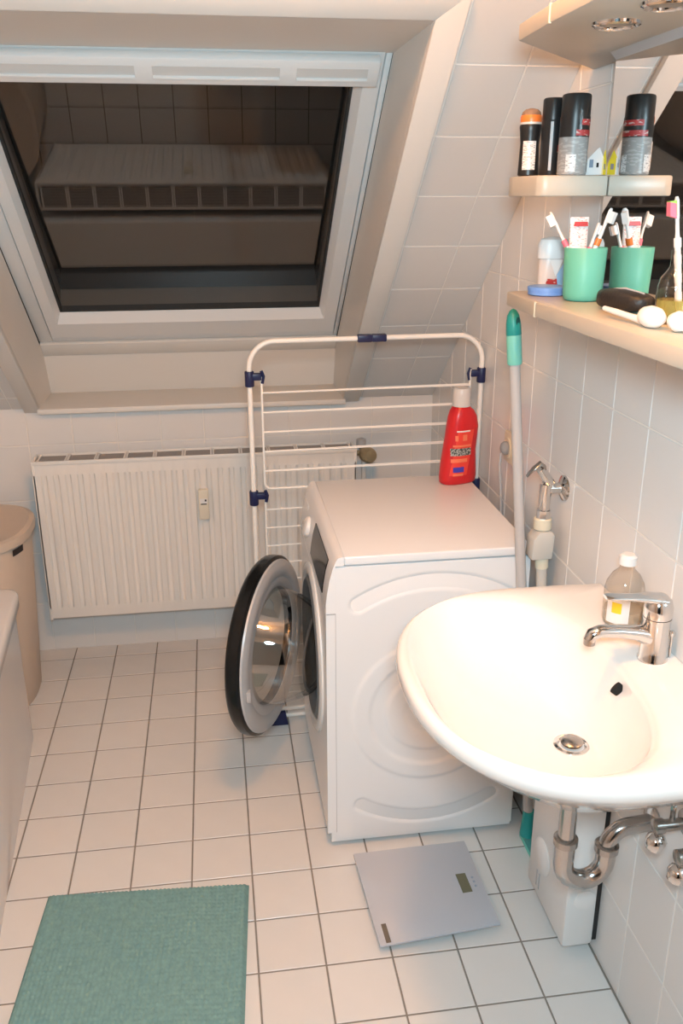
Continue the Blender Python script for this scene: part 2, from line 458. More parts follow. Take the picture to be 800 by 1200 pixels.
# apron below the window and its cover strip
m_ = MB(); m_.prism([(OX0, .262, 1.118), (OX0, .33, ZS), (OX0, .35, ZS), (OX0, .30, 1.13)], (OX1 - OX0, 0, 0)); m_.build('apron', lining, lin)
m_ = MB(); m_.prism([(OX0, .215, 1.155), (OX0, .262, 1.106), (OX0, .285, 1.128), (OX0, .24, 1.18)], (OX1 - OX0, 0, 0), .003); m_.build('cover_strip', lining, lin)
# the sill board
m_ = MB(); m_.box((OX0 - .005, .052, .936), (OX1 + .008, .34, ZS), .004)
struct(m_.build('sill_1', lining), 'white window sill board above the radiator', 'window sill')

win = bpy.data.objects.new('window_1', None); COL.objects.link(win); ORG['window_1'] = V((0, 0, 0))
struct(win, 'white framed skylight with dark night glass', 'window')
def wbar(M, x0, x1, a0, a1, d0, d1, bev=.004):
    M.prism([slope_pt(x0, a0, d0), slope_pt(x1, a0, d0), slope_pt(x1, a1, d0), slope_pt(x0, a1, d0)], SN * (d1 - d0), bev)
FX0, FX1, FA0, FA1 = OX0, OX1, 0.035, 1.345
SX0, SX1, SA0, SA1 = 0.022, 1.026, 0.075, 1.318
GX0, GX1, GA0, GA1 = 0.072, 0.966, 0.196, 1.245
m_ = MB()
wbar(m_, FX0, SX0 - .004, FA0, FA1, WD, WD + .08); wbar(m_, SX1 + .004, FX1, FA0, FA1, WD, WD + .08)
wbar(m_, SX0 - .004, SX1 + .004, FA0, SA0 - .004, WD, WD + .08); wbar(m_, SX0 - .004, SX1 + .004, SA1 + .004, FA1 + .03, WD + .01, WD + .08)
m_.build('frame', upvc, win)
m_ = MB()
wbar(m_, SX0 - .01, SX0 + .004, FA0, FA1, WD + .03, WD + .075, 0); wbar(m_, SX1 - .004, SX1 + .01, FA0, FA1, WD + .03, WD + .075, 0)
m_.build('seal', dark_gap, win)
m_ = MB()
# sash with a sloped glazing bead
def sash_bar(outer, inner):
    (o1, o2), (i1, i2) = outer, inner
    M = m_
    a = [slope_pt(*o1, WD - .006), slope_pt(*o2, WD - .006)]
    b = [slope_pt(*i1, WD + .022), slope_pt(*i2, WD + .022)]
    mid = [slope_pt(o1[0] + (i1[0] - o1[0]) * .7, o1[1] + (i1[1] - o1[1]) * .7, WD - .006), slope_pt(o2[0] + (i2[0] - o2[0]) * .7, o2[1] + (i2[1] - o2[1]) * .7, WD - .006)]
    ob = [slope_pt(*o1, WD + .07), slope_pt(*o2, WD + .07)]; ib = [slope_pt(*i1, WD + .07), slope_pt(*i2, WD + .07)]
    M.rings([[ob[0], a[0], mid[0], b[0], ib[0]], [ob[1], a[1], mid[1], b[1], ib[1]]])
sash_bar(((SX0, SA0), (SX0, SA1)), ((GX0, GA0), (GX0, GA1)))
sash_bar(((SX1, SA1), (SX1, SA0)), ((GX1, GA1), (GX1, GA0)))
sash_bar(((SX1, SA0), (SX0, SA0)), ((GX1, GA0), (GX0, GA0)))
sash_bar(((SX0, SA1), (SX1, SA1)), ((GX0, GA1), (GX1, GA1)))
sash = m_.build('sash', upvc, win, smooth=20)
m_ = MB()
for x0, x1, a0, a1 in ((GX0, GX0 + .006, GA0, GA1), (GX1 - .006, GX1, GA0, GA1), (GX0, GX1, GA0, GA0 + .008), (GX0, GX1, GA1 - .006, GA1)):
    wbar(m_, x0, x1, a0, a1, WD + .02, WD + .04, 0)
m_.build('glazing_seal', dark_gap, sash, smooth=0)
PD0, PD1 = .351, .303          # depth of the outer pane at its lower and upper edge
m_ = MB()
m_.prism([slope_pt(GX0 - .02, GA0 - .02, PD0), slope_pt(GX1 + .02, GA0 - .02, PD0), slope_pt(GX1 + .02, GA1 + .02, PD1), slope_pt(GX0 - .02, GA1 + .02, PD1)], SN * .004)
m_.build('pane', winglass, win, smooth=0)
m_ = MB()
rec = lambda x0, x1, a0, a1: m_.prism([slope_pt(x0, a0, WD + .035), slope_pt(x1, a0, WD + .035), slope_pt(x1, a1, WD + .035), slope_pt(x0, a1, WD + .035)], SN * (.354 - WD - .035))
rec(GX0 - .03, GX0 + .002, GA0 - .03, GA1 + .03); rec(GX1 - .002, GX1 + .03, GA0 - .03, GA1 + .03); rec(GX0 + .002, GX1 - .002, GA0 - .03, GA0 + .004); rec(GX0 + .002, GX1 - .002, GA1 - .003, GA1 + .03)
m_.build('glazing_rebate', mat('brown_grey_rebate', (.105, .090, .078), .35), win, smooth=0)
# dark shutter closed outside the glass
m_ = MB(); wbar(m_, GX0 - .05, GX1 + .05, GA0 - .05, GA1 + .05, WD + .23, WD + .235, 0)
m_.build('outer_shutter', mat('dark_shutter', (0.035, 0.030, 0.026), 0.9, spec=0.05), win, smooth=0)
# ventilation flap bar along the top with finger recesses as greyer strips, their shade painted in
m_ = MB(); wbar(m_, SX0 - .005, SX1 - .012, 1.240, 1.318, WD - .034, WD - .008, .006)
flap = m_.build('ventilation_flap', upvc, win)
recess_m = mat('flap_recess_shade', (0.62, 0.60, 0.58), 0.4)
for x0, x1 in ((.030, .088), (.128, .440), (.480, .775), (.815, .985)):
    m_ = MB(); wbar(m_, x0, x1, 1.270, 1.296, WD - .0352, WD - .0325, 0)
    m_.build('finger_recess_shade', recess_m, flap, smooth=0)
    m_ = MB(); wbar(m_, x0, x1, 1.262, 1.270, WD - .041, WD - .032, .002)
    m_.build('flap_lip', upvc, flap)

# ------------------------------------------------------------------ ceiling lamp (the warm light)
lamp = thing('ceiling_lamp', 'round opal globe lamp under the ceiling', 'lamp', LAMP_POS)
m_ = MB(); m_.lathe([(LAMP_R * math.sin(a), -LAMP_R * math.cos(a)) for a in [.04 + k * (PI - .6) / 16 for k in range(17)]], LAMP_POS, n=36)
m_.build('globe', opal, lamp)
m_ = MB(); m_.lathe([(.052, .072), (.06, .085), (.06, ZC - LAMP_POS.z)], LAMP_POS); m_.build('base', whitep, lamp)

# ------------------------------------------------------------------ washing machine
MX0, MX1, MY0, MY1, MZ = 0.823, 1.333, -1.165, -0.565, 0.846
MC_Y, MC_Z = (MY0 + MY1) / 2, 0.455
wm = thing('washing_machine', 'white front loading washing machine with its round door open', 'washing machine', (1.08, -.865, 0))
XS = MX0 + 0.024
m_ = MB(); m_.box((XS, MY0 + .003, .025), (MX1, MY1, .82), .003); m_.build('body', enamel, wm)
m_ = MB(); m_.box((MX0 + .045, MY0, .823), (MX1, MY1, MZ), .004, 3); m_.build('lid', enamel, wm)
# control panel, leaning back towards the top
prof = [(MX0, .699), (MX0, .722), (MX0 + .003, .75), (MX0 + .009, .785), (MX0 + .017, .815), (MX0 + .024, .834), (MX0 + .030, .843), (MX0 + .038, MZ), (MX0 + .0445, MZ), (MX0 + .0445, .823), (XS, .823), (XS, .699)]
m_ = MB(); m_.prism([(x, MY0, z) for x, z in prof], (0, MY1 - MY0, 0)); cpanel = m_.build('control_panel', enamel, wm, smooth=40)
def panel_x(z):
    for (xa, za), (xb, zb) in zip(prof, prof[1:7]):
        if za <= z <= zb: return xa + (xb - xa) * (z - za) / (zb - za)
    return MX0
def panel_quad(y0, y1, z0, z1, off):
    n = V((-(z1 - z0), 0, panel_x(z1) - panel_x(z0))).normalized()
    p = [V((panel_x(z0), y0, z0)), V((panel_x(z0), y1, z0)), V((panel_x(z1), y1, z1)), V((panel_x(z1), y0, z1))]
    return p, n * off
m_ = MB(); rs = []
for k in range(7):
    z = .726 + .088 * k / 6; dz = .002; tn = V((panel_x(z + dz) - panel_x(z - dz), 0, 2 * dz)); nn = V((-tn.z, 0, tn.x)).normalized()
    b0 = V((panel_x(z), -1.098, z)); b1 = V((panel_x(z), -.84, z))
    rs.append([b0 + nn * .0025, b1 + nn * .0025, b1 - nn * .002, b0 - nn * .002])
m_.rings(rs); m_.build('display', blackg, cpanel, smooth=20)
p, n = panel_quad(-.675, -.575, .715, .805, .001)
m_ = MB(); m_.prism([q - n for q in p], n * 2.5, .001); m_.build('detergent_drawer', whitep, cpanel)
m_ = MB(); m_.lathe([(.030, -.002), (.030, .003), (.027, .010), (.022, .013)], (panel_x(.765), -.735, .765), axis=(-1, 0, .28), n=26); m_.build('programme_knob', whitep, cpanel)
# front panel with the porthole
def plate_with_hole(x0, x1, y0, y1, z0, z1, cy, cz, r, n=48):
    M = MB(); bm = M.bm
    for x, flip in ((x0, 0), (x1, 1)):
        o = [bm.verts.new((x, y, z)) for y, z in ((y0, z0), (y1, z0), (y1, z1), (y0, z1))]
        c = [bm.verts.new((x, cy + r * math.cos(2 * PI * k / n), cz + r * math.sin(2 * PI * k / n))) for k in range(n)]
        es = [bm.edges.new((o[i], o[(i + 1) % 4])) for i in range(4)] + [bm.edges.new((c[i], c[(i + 1) % n])) for i in range(n)]
        bmesh.ops.triangle_fill(bm, edges=es, use_beauty=True)
        if flip == 0: o0, c0 = o, c
    for i in range(4): bm.faces.new([o0[i], o0[(i + 1) % 4], o[(i + 1) % 4], o[i]])
    for i in range(n): bm.faces.new([c0[i], c[i], c[(i + 1) % n], c0[(i + 1) % n]])
    bmesh.ops.recalc_face_normals(bm, faces=bm.faces)
    return M
front = plate_with_hole(MX0, XS - .001, MY0, MY1, .05, .696, MC_Y, MC_Z, .205).build('front_panel', enamel, wm, smooth=30)
m_ = MB(); m_.lathe([(.238, .0), (.238, .004), (.230, .009), (.216, .010), (.205, .006), (.200, -.012), (.200, 0)], (MX0, MC_Y, MC_Z), axis=(-1, 0, 0), n=48, cap0=False, cap1=False); m_.build('porthole_bezel', whitep, front)
m_ = MB(); m_.lathe([(.203, .004), (.190, .012), (.172, .006), (.160, -.004), (.158, -.018)], (MX0, MC_Y, MC_Z), axis=(-1, 0, 0), n=48, cap0=False, cap1=False); m_.build('door_gasket', gasket_m, wm)
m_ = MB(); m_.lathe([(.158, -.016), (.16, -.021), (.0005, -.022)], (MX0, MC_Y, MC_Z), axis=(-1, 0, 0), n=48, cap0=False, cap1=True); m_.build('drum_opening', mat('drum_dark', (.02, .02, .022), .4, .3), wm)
m_ = MB(); m_.box((MX0 + .01, MY0 + .004, .018), (MX1 - .005, MY1 - .004, .05)); m_.build('plinth', enamel, wm)
for fx in (MX0 + .05, MX1 - .05):
    for fy in (MY0 + .05, MY1 - .05):
        m_ = MB(); m_.lathe([(.02, 0), (.02, .008), (.012, .01), (.012, .03)], (fx, fy, 0), n=14); m_.build('foot', greyp, wm)
# embossed near side panel
CXM, CZM = XS + .243, .405
def relief(x, z):
    dx, dz = x - CXM, z - CZM
    r = math.hypot(dx, dz); ang = math.degrees(math.atan2(dx, dz))
    h = 0.0
    def band(v, a, b, s=.006): return smoothstep(a - s, a + s, v) * (1 - smoothstep(b - s, b + s, v))
    # stepped disc
    h += .0035 * (1 - smoothstep(.196, .208, r))
    h -= .0035 * (1 - smoothstep(.150, .164, r))
    h += .0030 * (1 - smoothstep(.108, .120, r))
    h -= .0030 * (1 - smoothstep(.060, .074, r))
    # curved slots above and below
    def slot(rc, hw, amax, low):
        a = abs(ang) if not low else abs(180 - abs(ang))
        if a <= amax: d = abs(r - rc)
        else:
            ca = math.radians(amax); px, pz = rc * math.sin(ca), rc * math.cos(ca) * (-1 if low else 1)
            d = math.hypot(abs(dx) - px, dz - pz)
        return -.0045 * (1 - smoothstep(hw - .007, hw + .004, d))
    h += slot(.365, .022, 31, False) + slot(.325, .020, 33, True)
    return h
m_ = MB(); nx, nz = 110, 170
x0, x1, z0, z1 = XS, MX1 - .004, .03, .819
g = [[m_.bm.verts.new((x0 + (x1 - x0) * i / nx, MY0 - .0005 - relief(x0 + (x1 - x0) * i / nx, z0 + (z1 - z0) * j / nz), z0 + (z1 - z0) * j / nz)) for i in range(nx + 1)] for j in range(nz + 1)]
for j in range(nz):
    for i in range(nx): m_.bm.faces.new([g[j][i], g[j][i + 1], g[j + 1][i + 1], g[j + 1][i]])
m_.build('side_panel', enamel, wm, smooth=60)
m_ = MB(); m_.box((XS - .0008, MY0 + .0012, .05), (XS + .0008, MY0 + .01, .82)); m_.box((MX0 + .002, MY0 + .0012, .6955), (XS, MY0 + .01, .6995)); m_.build('seam', greyp, wm, smooth=0)
# open door: hinge on the far side, swung out
DPHI = math.radians(24)
hinge = V((MX0 - .022, MC_Y + .236, MC_Z))
ddir = V((-math.sin(DPHI), -math.cos(DPHI), 0)); dn = V((math.cos(DPHI), -math.sin(DPHI), 0))   # inner face normal
dc = hinge + ddir * .236
def dl(prof, M, n=56, **k): return M.lathe(prof, dc, axis=dn, n=n, xdir=ddir, **k)
m_ = MB(); dl([(.235, -.040), (.247, -.037), (.254, -.029), (.256, -.018), (.255, -.002), (.250, .003), (.246, .004)], m_, cap1=False); door = m_.build('door', blackg, wm, smooth=40)
m_ = MB(); dl([(.247, .002), (.244, .009), (.230, .014), (.205, .016), (.196, .010), (.180, .012), (.168, .006)], m_, cap0=False, cap1=False); m_.build('door_inner_ring', silverp, door, smooth=40)
m_ = MB(); dl([(.172, .004), (.164, .03), (.152, .07), (.134, .110), (.120, .130), (.110, .135), (.096, .130), (.082, .126), (.03, .123), (.002, .1228)], m_, cap0=False, cap1=True); m_.build('door_glass', doorglass, door, smooth=60)
m_ = MB(); dl([(.118, .1325), (.112, .137), (.104, .1345), (.109, .130), (.118, .1325)], m_, cap0=False, cap1=False); m_.build('glass_rim', mat('glass_edge', (.16, .15, .14), .15), door, smooth=60)
m_ = MB(); dl([(.17, -.02), (.001, -.021)], m_, cap0=False); m_.build('door_window', mat('door_haze_beige', (.62, .57, .51), .65), door, smooth=60)  # pale disc; the glass's reflections and haze are painted into its colour
hp = dc + ddir * .21
m_ = MB(); m_.box((-.006, -.02, -.0), (.006, .02, .03), .002)
bmesh.ops.transform(m_.bm, matrix=Matrix.Translation(hp + V((0, 0, -.05)) + dn * .012) @ Matrix.Rotation(0, 4, 'Z'), verts=m_.bm.verts); m_.build('latch', greyp, door)
m_ = MB(); m_.box((MX0 - .03, MC_Y + .225, MC_Z - .05), (MX0 + .002, MC_Y + .25, MC_Z + .05), .004); m_.build('door_hinge', greyp, wm)

# ------------------------------------------------------------------ sink
SYC = -1.757
def sink_outer(nn=720):
    pts = []
    for k in range(nn):
        t = 2 * PI * k / nn
        c, s = math.cos(t), math.sin(t)
        e = 2 / 2.3
        y = SYC + .337 * math.copysign(abs(s) ** e, s)
        x = 1.2 - .317 * abs(c) ** e if c > 0 else None
        if x is None:
            continue
        pts.append((x, y))
    return pts
outer = sink_outer()
outer.sort(key=lambda p: math.atan2(p[1] - SYC, -(p[0] - 1.2)))
outer = [(XR - .001, SYC - .330), (1.30, SYC - .336)] + outer + [(1.30, SYC + .336), (XR - .001, SYC + .330)]
SC = (1.12, SYC)
def ray_outer(th):
    d = (math.cos(th), math.sin(th)); best = None
    P = outer; n = len(P)
    for i in range(n):
        a, b = P[i], P[(i + 1) % n]
        ex, ey = b[0] - a[0], b[1] - a[1]
        den = d[0] * ey - d[1] * ex
        if abs(den) < 1e-12: continue
        ax, ay = a[0] - SC[0], a[1] - SC[1]
        t = (ax * ey - ay * ex) / den; s = (ax * d[1] - ay * d[0]) / den
        if t > 0 and -1e-6 <= s <= 1 + 1e-6 and (best is None or t > best): best = t
    return best
N = 96
# denser angles, with the wall corners hit exactly
cor = math.atan2(.330, XR - .001 - SC[0])
ths = sorted([2 * PI * k / N for k in range(N)] + [cor, 2 * PI - cor])
OUT = [(SC[0] + math.cos(t) * ray_outer(t), SC[1] + math.sin(t) * ray_outer(t)) for t in ths]
CB = (1.098, SYC); DR = (1.205, SYC)
def bowl_pt(th, s):
    c, sn = math.cos(th), math.sin(th); e = 2 / 2.35
    bx = .186 * math.copysign(abs(c) ** e, c); by = .298 * math.copysign(abs(sn) ** e, sn)
    f = s; cx = DR[0] + (CB[0] - DR[0]) * f; cy = SYC
    k = 1 - s
    # towards the drain the rings turn round
    ex, ey = .020 * c, .020 * sn
    return (cx + bx * s + ex * k, cy + by * s + ey * k)
rings = []
def outring(sc, z, back=True):
    r = []
    for (x, y) in OUT:
        X = 1.25 + (x - 1.25) * sc if x < 1.25 else x
        if not back and x > 1.25: X = 1.25 + (x - 1.25) * sc
        r.append(V((min(X, XR - .001), SYC + (y - SYC) * sc, z)))
    return r
rings.append([V((DR[0] + .03 * math.cos(t), DR[1] + .03 * math.sin(t), .655)) for t in ths])
rings.append([V((DR[0] + .03 * math.cos(t), DR[1] + .03 * math.sin(t), .672)) for t in ths])
rings.append([V((DR[0] + (x - DR[0]) * .45, SYC + (y - SYC) * .5, .678)) for x, y in OUT])
rings.append(outring(.62, .712)); rings.append(outring(.78, .757)); rings.append(outring(.90, .797)); rings.append(outring(.962, .818)); rings.append(outring(.990, .830))
rings.append(outring(1.0, .842)); rings.append(outring(.997, .854)); rings.append(outring(.988, .861)); rings.append(outring(.975, .8635))
B = [bowl_pt(t, 1.0) for t in ths]
rings.append([V((o.x + (b[0] - o.x) * .55, o.y + (b[1] - o.y) * .55, .862)) for o, b in zip(rings[-1], B)])
rings.append([V((o.x + (b[0] - o.x) * .92, o.y + (b[1] - o.y) * .92, .8565)) for o, b in zip(rings[-2], B)])
for s_, z_ in ((.985, .848), (.96, .835), (.92, .815), (.86, .791), (.78, .768), (.68, .747), (.56, .729), (.43, .714), (.30, .703), (.18, .697), (.08, .694), (.0, .6925)):
    rings.append([V((*bowl_pt(t, s_), z_)) for t in ths])
sink = thing('sink', 'white ceramic wash basin mounted on the tiled wall', 'sink', (XR, SYC, .86))
m_ = MB(); m_.rings(rings, True, True); basin = m_.build('basin', ceramic, sink, smooth=70)
m_ = MB(); m_.lathe([(.033, -.002), (.033, .002), (.028, .004), (.024, .001), (.022, -.004), (.021, -.004)], (*DR, .694)); m_.build('drain_ring', chrome, sink)
m_ = MB(); m_.lathe([(.021, -.004), (.021, -.0045)], (*DR, .695)); m_.build('drain_hole', hole, sink)
m_ = MB(); m_.lathe([(.008, -.004), (.008, .004), (.020, .005), (.021, .009), (.016, .013), (.004, .014)], (*DR, .694)); m_.build('drain_plug', steel_d, sink)
ov = V((1.268, SYC - .02, .822)); ovn = V((-.75, 0, .62)).normalized()
m_ = MB(); m_.lathe([(.0095, -.012), (.0095, .002), (.007, .003)], ov, axis=ovn, n=18, xdir=(0, 1, 0), sx=.55, sy=1.25); m_.build('overflow_hole', hole, sink)

# faucet
FXc, FYc = 1.345, SYC + .005
fa = thing('faucet', 'chrome single lever mixer tap on the sink', 'faucet', (FXc, FYc, .862))
m_ = MB(); m_.lathe([(.027, 0), (.027, .004), (.0245, .008), (.0235, .05), (.0235, .078), (.025, .082), (.025, .085)], (FXc, FYc, .860), n=30); m_.build('body', chrome, fa)
m_ = MB(); m_.lathe([(.0245, .086), (.0255, .09), (.0255, .104), (.022, .118), (.013, .127), (.004, .129)], (FXc, FYc, .860), n=30); cap = m_.build('lever_cap', chrome, fa)
m_ = MB()
sp = [V((FXc - .005, FYc, .905)), V((FXc - .035, FYc, .916)), V((FXc - .07, FYc, .922)), V((FXc - .105, FYc, .924)), V((FXc - .120, FYc, .919)), V((FXc - .124, FYc, .909))]
rs = []
for i, pnt in enumerate(sp):
    wy = [.020, .0165, .0145, .0135, .013, .012][i]; hz = [.020, .014, .0115, .011, .011, .010][i]
    t = (sp[min(i + 1, 5)] - sp[max(i - 1, 0)]).normalized(); nz_ = V((0, 1, 0)).cross(t).normalized()
    rs.append([pnt + V((0, 1, 0)) * (wy * math.cos(2 * PI * k / 20)) + nz_ * (hz * math.sin(2 * PI * k / 20)) for k in range(20)])
m_.rings(rs); m_.build('spout', chrome, fa, smooth=60)
m_ = MB(); m_.lathe([(.0105, 0), (.0105, -.012), (.009, -.013)], (FXc - .1235, FYc, .912), n=18); m_.build('aerator', steel_d, fa)
m_ = MB()
lv = [(FXc + .008, .978, .020, .010), (FXc - .018, .983, .018, .009), (FXc - .045, .986, .014, .006), (FXc - .075, .989, .0125, .0045), (FXc - .096, .991, .013, .004), (FXc - .103, .991, .010, .003)]
m_.rings([[V((x, FYc + wy * math.cos(2 * PI * k / 16), z + hz * math.sin(2 * PI * k / 16))) for k in range(16)] for x, z, wy, hz in lv]); m_.build('lever', chrome, cap, smooth=60)
m_ = MB(); m_.tube([(FXc + .03, FYc - .005, .862), (FXc + .03, FYc - .005, .905)], .0025, 8); m_.lathe([(.004, 0), (.006, .003), (.006, .009), (.003, .012)], (FXc + .03, FYc - .005, .905), n=12); m_.build('pop_up_rod', chrome, fa)

# trap pipe
tp = thing('drain_trap', 'chrome curved drain pipe under the sink', 'drain pipe', (DR[0], SYC, .36))
PX = 1.213
m_ = MB(); m_.tube([(PX, SYC, .665), (PX, SYC, .44)], .0165, 20); m_.build('tailpiece', trapc, tp)
RB = .043
ub = [V((PX, SYC, .47)), V((PX, SYC, .420))] + arc((PX + RB, SYC, .420), RB, PI, 2 * PI, 12, (1, 0, 0), (0, 0, 1))[1:] + [V((PX + 2 * RB, SYC, .447))]
m_ = MB(); m_.tube(ub, .0195, 20); m_.build('trap_bend', trapc, tp)
oc = V((PX + 2 * RB + .045, SYC, .450))
op = [V((PX + 2 * RB, SYC, .425))] + arc(oc, .045, PI, PI / 2 + .12, 10, (1, 0, 0), (0, 0, 1)) + [V((XR - .001, SYC - .004, .503))]
m_ = MB(); m_.tube(op, .0165, 20); m_.build('outlet_pipe', trapc, tp)
m_ = MB(); m_.lathe([(.0195, -.009), (.0235, -.007), (.0235, .007), (.0195, .009)], (PX, SYC, .476), n=24); m_.build('slip_nut', steel_d, tp)
m_ = MB(); m_.lathe([(.0195, -.009), (.0235, -.007), (.0235, .007), (.0195, .009)], (PX + 2 * RB, SYC, .450), n=24); m_.build('slip_nut', steel_d, tp)
m_ = MB(); m_.lathe([(.034, 0), (.033, .004), (.02, .009)], (XR, SYC - .004, .503), axis=(-1, 0, 0), n=24); m_.build('wall_rosette', chrome, tp)
# angle valves
for yv, lab in ((SYC - .110, 'chrome angle valve on the wall right beside the drain pipe'), (SYC - .190, 'chrome angle valve on the wall farther along from the drain pipe')):
    av = thing('angle_valve', lab, 'valve', (XR, yv, .585))
    m_ = MB(); m_.lathe([(.026, 0), (.025, .004), (.011, .008), (.011, .045), (.014, .046), (.014, .062), (.009, .064)], (XR, yv, .585), axis=(-1, 0, 0), n=20); m_.build('body', steel_d, av)
    m_ = MB(); m_.lathe([(.008, 0), (.016, .006), (.019, .012), (.016, .030), (.009, .034)], (XR - .052, yv, .567), axis=(-.2, 0, -1), n=10); m_.build('knob', chrome, av)
    m_ = MB(); m_.tube([(XR - .030, yv, .59), (XR - .030, yv, .64), (XR - .030, yv, .720)], .005, 8); m_.build('supply_pipe', chrome, av)

# soap bottle
sb = thing('soap_bottle', 'clear round soap bottle with a white and yellow label behind the tap', 'bottle', (1.3505, -1.612, .8635))
c = (1.3505, -1.612, .8635)
m_ = MB(); m_.lathe([(.030, 0), (.036, .003), (.038, .012), (.038, .070), (.035, .086), (.026, .103), (.015, .114), (.0135, .118), (.0135, .128)], c, n=32, cap1=False); m_.build('bottle', clearp, sb, smooth=50)
m_ = MB(); m_.lathe([(.029, .004), (.035, .006), (.036, .014), (.036, .032), (.0005, .0325)], c, n=32); m_.build('liquid', liquid_p, sb, smooth=50)
m_ = MB(); m_.lathe([(.0165, .124), (.0165, .140), (.012, .144)], c, n=24); m_.build('cap', whitep, sb)
def wrap(M, c, r, a0, a1, z0, z1, n=10):
    a0, a1 = math.radians(a0), math.radians(a1)
    lo = [V((c[0] + r * math.cos(a0 + (a1 - a0) * k / n), c[1] + r * math.sin(a0 + (a1 - a0) * k / n), c[2] + z0)) for k in range(n + 1)]
    hi = [V((p.x, p.y, c[2] + z1)) for p in lo]
    M.rings([lo, hi], False, False, closed=False); return M
lab = wrap(MB(), c, .0386, 195, 262, .012, .066).build('label', whitep, sb)
wrap(MB(), c, .0390, 212, 240, .034, .056).build('label_flower', yellow, lab)

# ------------------------------------------------------------------ mirror unit: canopy, backboard, mirror, shelves
mu = thing('mirror_unit', 'cream bathroom mirror unit with spotlight canopy and two shelves', 'mirror', (XR, -1.6, 1.42))
YE = -2.18
XM, SHZ, CZ, SSZ = 1.334, 1.4625, 1.893, 1.686
m_ = MB(); m_.box((XM + .0045, -2.045, SHZ), (XR - .0005, -1.387, CZ)); m_.build('mirror_case', cream2, mu)
m_ = MB(); m_.box((XM, -2.045, SHZ + .001), (XM + .0044, -1.386, CZ - .002)); m_.build('mirror_glass', mirror_m, mu, smooth=0)
m_ = MB(); m_.prism([(XR - .001, -1.160, CZ), (1.118, -1.478, CZ), (1.110, -1.640, CZ), (1.110, YE + .2, CZ), (XR - .001, YE + .1, CZ)], (0, 0, .026), .003)
can = m_.build('canopy', cream, mu)
m_ = MB(); m_.box((1.1085, -1.643, CZ - .0004), (1.113, -1.638, CZ + .0265), .0006); m_.build('edge_joint', offwhitep, can)
m_ = MB(); m_.prism([(XM, -1.386, CZ - .012), (XM - .013, -1.386, CZ), (XM, -1.386, CZ)], (0, -.65, 0)); m_.build('mirror_strip', greyp, can)
for sx, sy in ((1.209, -1.656), (1.215, -1.803), (1.218, -1.95)):
    m_ = MB(); m_.lathe([(.028, .004), (.029, -.002), (.032, -.006), (.036, -.004), (.037, .001)], (sx, sy, CZ), n=30, cap0=False, cap1=False); sr = m_.build('spotlight_ring', chrome, can)
    m_ = MB(); m_.lathe([(.029, -.001), (.028, -.0015), (.012, -.0005), (.001, -.0005)], (sx, sy, CZ), n=24, cap0=False); m_.build('spotlight_lens', mat('dull_lens', (.30, .27, .23), .35), sr)
sh = [(XR - .001, -1.225), (1.270, -1.235), (1.212, -1.243), (1.199, -1.256), (1.191, -1.445), (1.193, YE + .12), (1.205, YE + .1), (XR - .001, YE + .1)]
m_ = MB(); m_.prism([(x, y, SHZ - .028) for x, y in sh], (0, 0, .028), .0035); ls = m_.build('long_shelf', cream, mu)
m_ = MB(); m_.box((1.1898, -1.4475, SHZ - .0282), (1.194, -1.4425, SHZ + .0003), .0006); m_.build('edge_joint', offwhitep, ls)
s2 = [(XM - .0005, -1.402), (1.218, -1.402), (1.206, -1.398), (1.199, -1.386), (1.187, -1.285), (1.190, -1.255), (1.205, -1.235), (XM - .0005, -1.215)]
m_ = MB(); m_.prism([(x, y, SSZ - .037) for x, y in s2], (0, 0, .037), .004); m_.build('small_shelf', cream, mu)

# things on the small shelf
def lathe_thing(name, label, cat, c, group=None): return thing(name, label, cat, c, group)
c = (1.2187, -1.282, SSZ)
ro = thing('roll_on_deodorant', 'black roll-on deodorant with orange and silver cap on the small shelf', 'deodorant', c)
m_ = MB(); m_.lathe([(.017, 0), (.0205, .003), (.0195, .03), (.0185, .06), (.0205, .082), (.0215, .090), (.0205, .094)], c, n=28); b_ = m_.build('body', blackp, ro)
m_ = MB(); m_.lathe([(.0205, .094), (.0205, .098)], c, n=28); m_.build('collar', capgrey, ro)
m_ = MB(); m_.lathe([(.0205, .098), (.0207, .102), (.0205, .108), (.0195, .1105)], c, n=28); m_.build('cap', orange, ro)
m_ = MB(); m_.lathe([(.0192, .1105), (.0175, .116), (.012, .121), (.004, .123)], c, n=24); m_.build('cap_top', mat('smoky_cap', (.25, .16, .11), .25), ro)
wrap(MB(), c, .0212, 215, 285, .012, .064).build('label', white_lab, b_)
def spray(c, name, label, r, h, silver):
    t = thing(name, label, 'spray can', c)
    m_ = MB(); m_.lathe([(r * .92, 0), (r, .003), (r, h * .70), (r * .97, h * .72)], c, n=30); b_ = m_.build('can', can_lab if silver else blackp, t)
    m_ = MB(); m_.lathe([(r * .985, h * .72), (r * .985, h * .97), (r * .93, h * .99), (r * .8, h)], c, n=30); m_.build('cap', blackp, t)
    return t, b_
c = (1.2490, -1.318, SSZ)
t, b_ = spray(c, 'spray_can', 'slim all black spray can between the roll-on and the red banded can', .0205, .138, False)
wrap(MB(), c, .0208, 240, 255, .01, .096).build('label_stripe', greyp, b_)
wrap(MB(), c, .0208, 285, 330, .042, .055).build('label_print', red_lab, b_)
c = (1.2715, -1.372, SSZ)
t, b_ = spray(c, 'spray_can', 'black and grey spray can with a red label band', .0270, .140, True)
wrap(MB(), c, .0273, 0, 360, .066, .101, 32).build('black_band', blackp, b_)
wrap(MB(), c, .0277, 255, 420, .068, .078, 20).build('red_label', red_lab, b_)
wrap(MB(), c, .0277, 275, 420, .086, .096, 20).build('red_label', red_lab, b_)
wrap(MB(), c, .0277, 222, 262, .006, .036).build('barcode_label', white_lab, b_)
wrap(MB(), c, .0277, 330, 360, .006, .036).build('barcode_label', white_lab, b_)
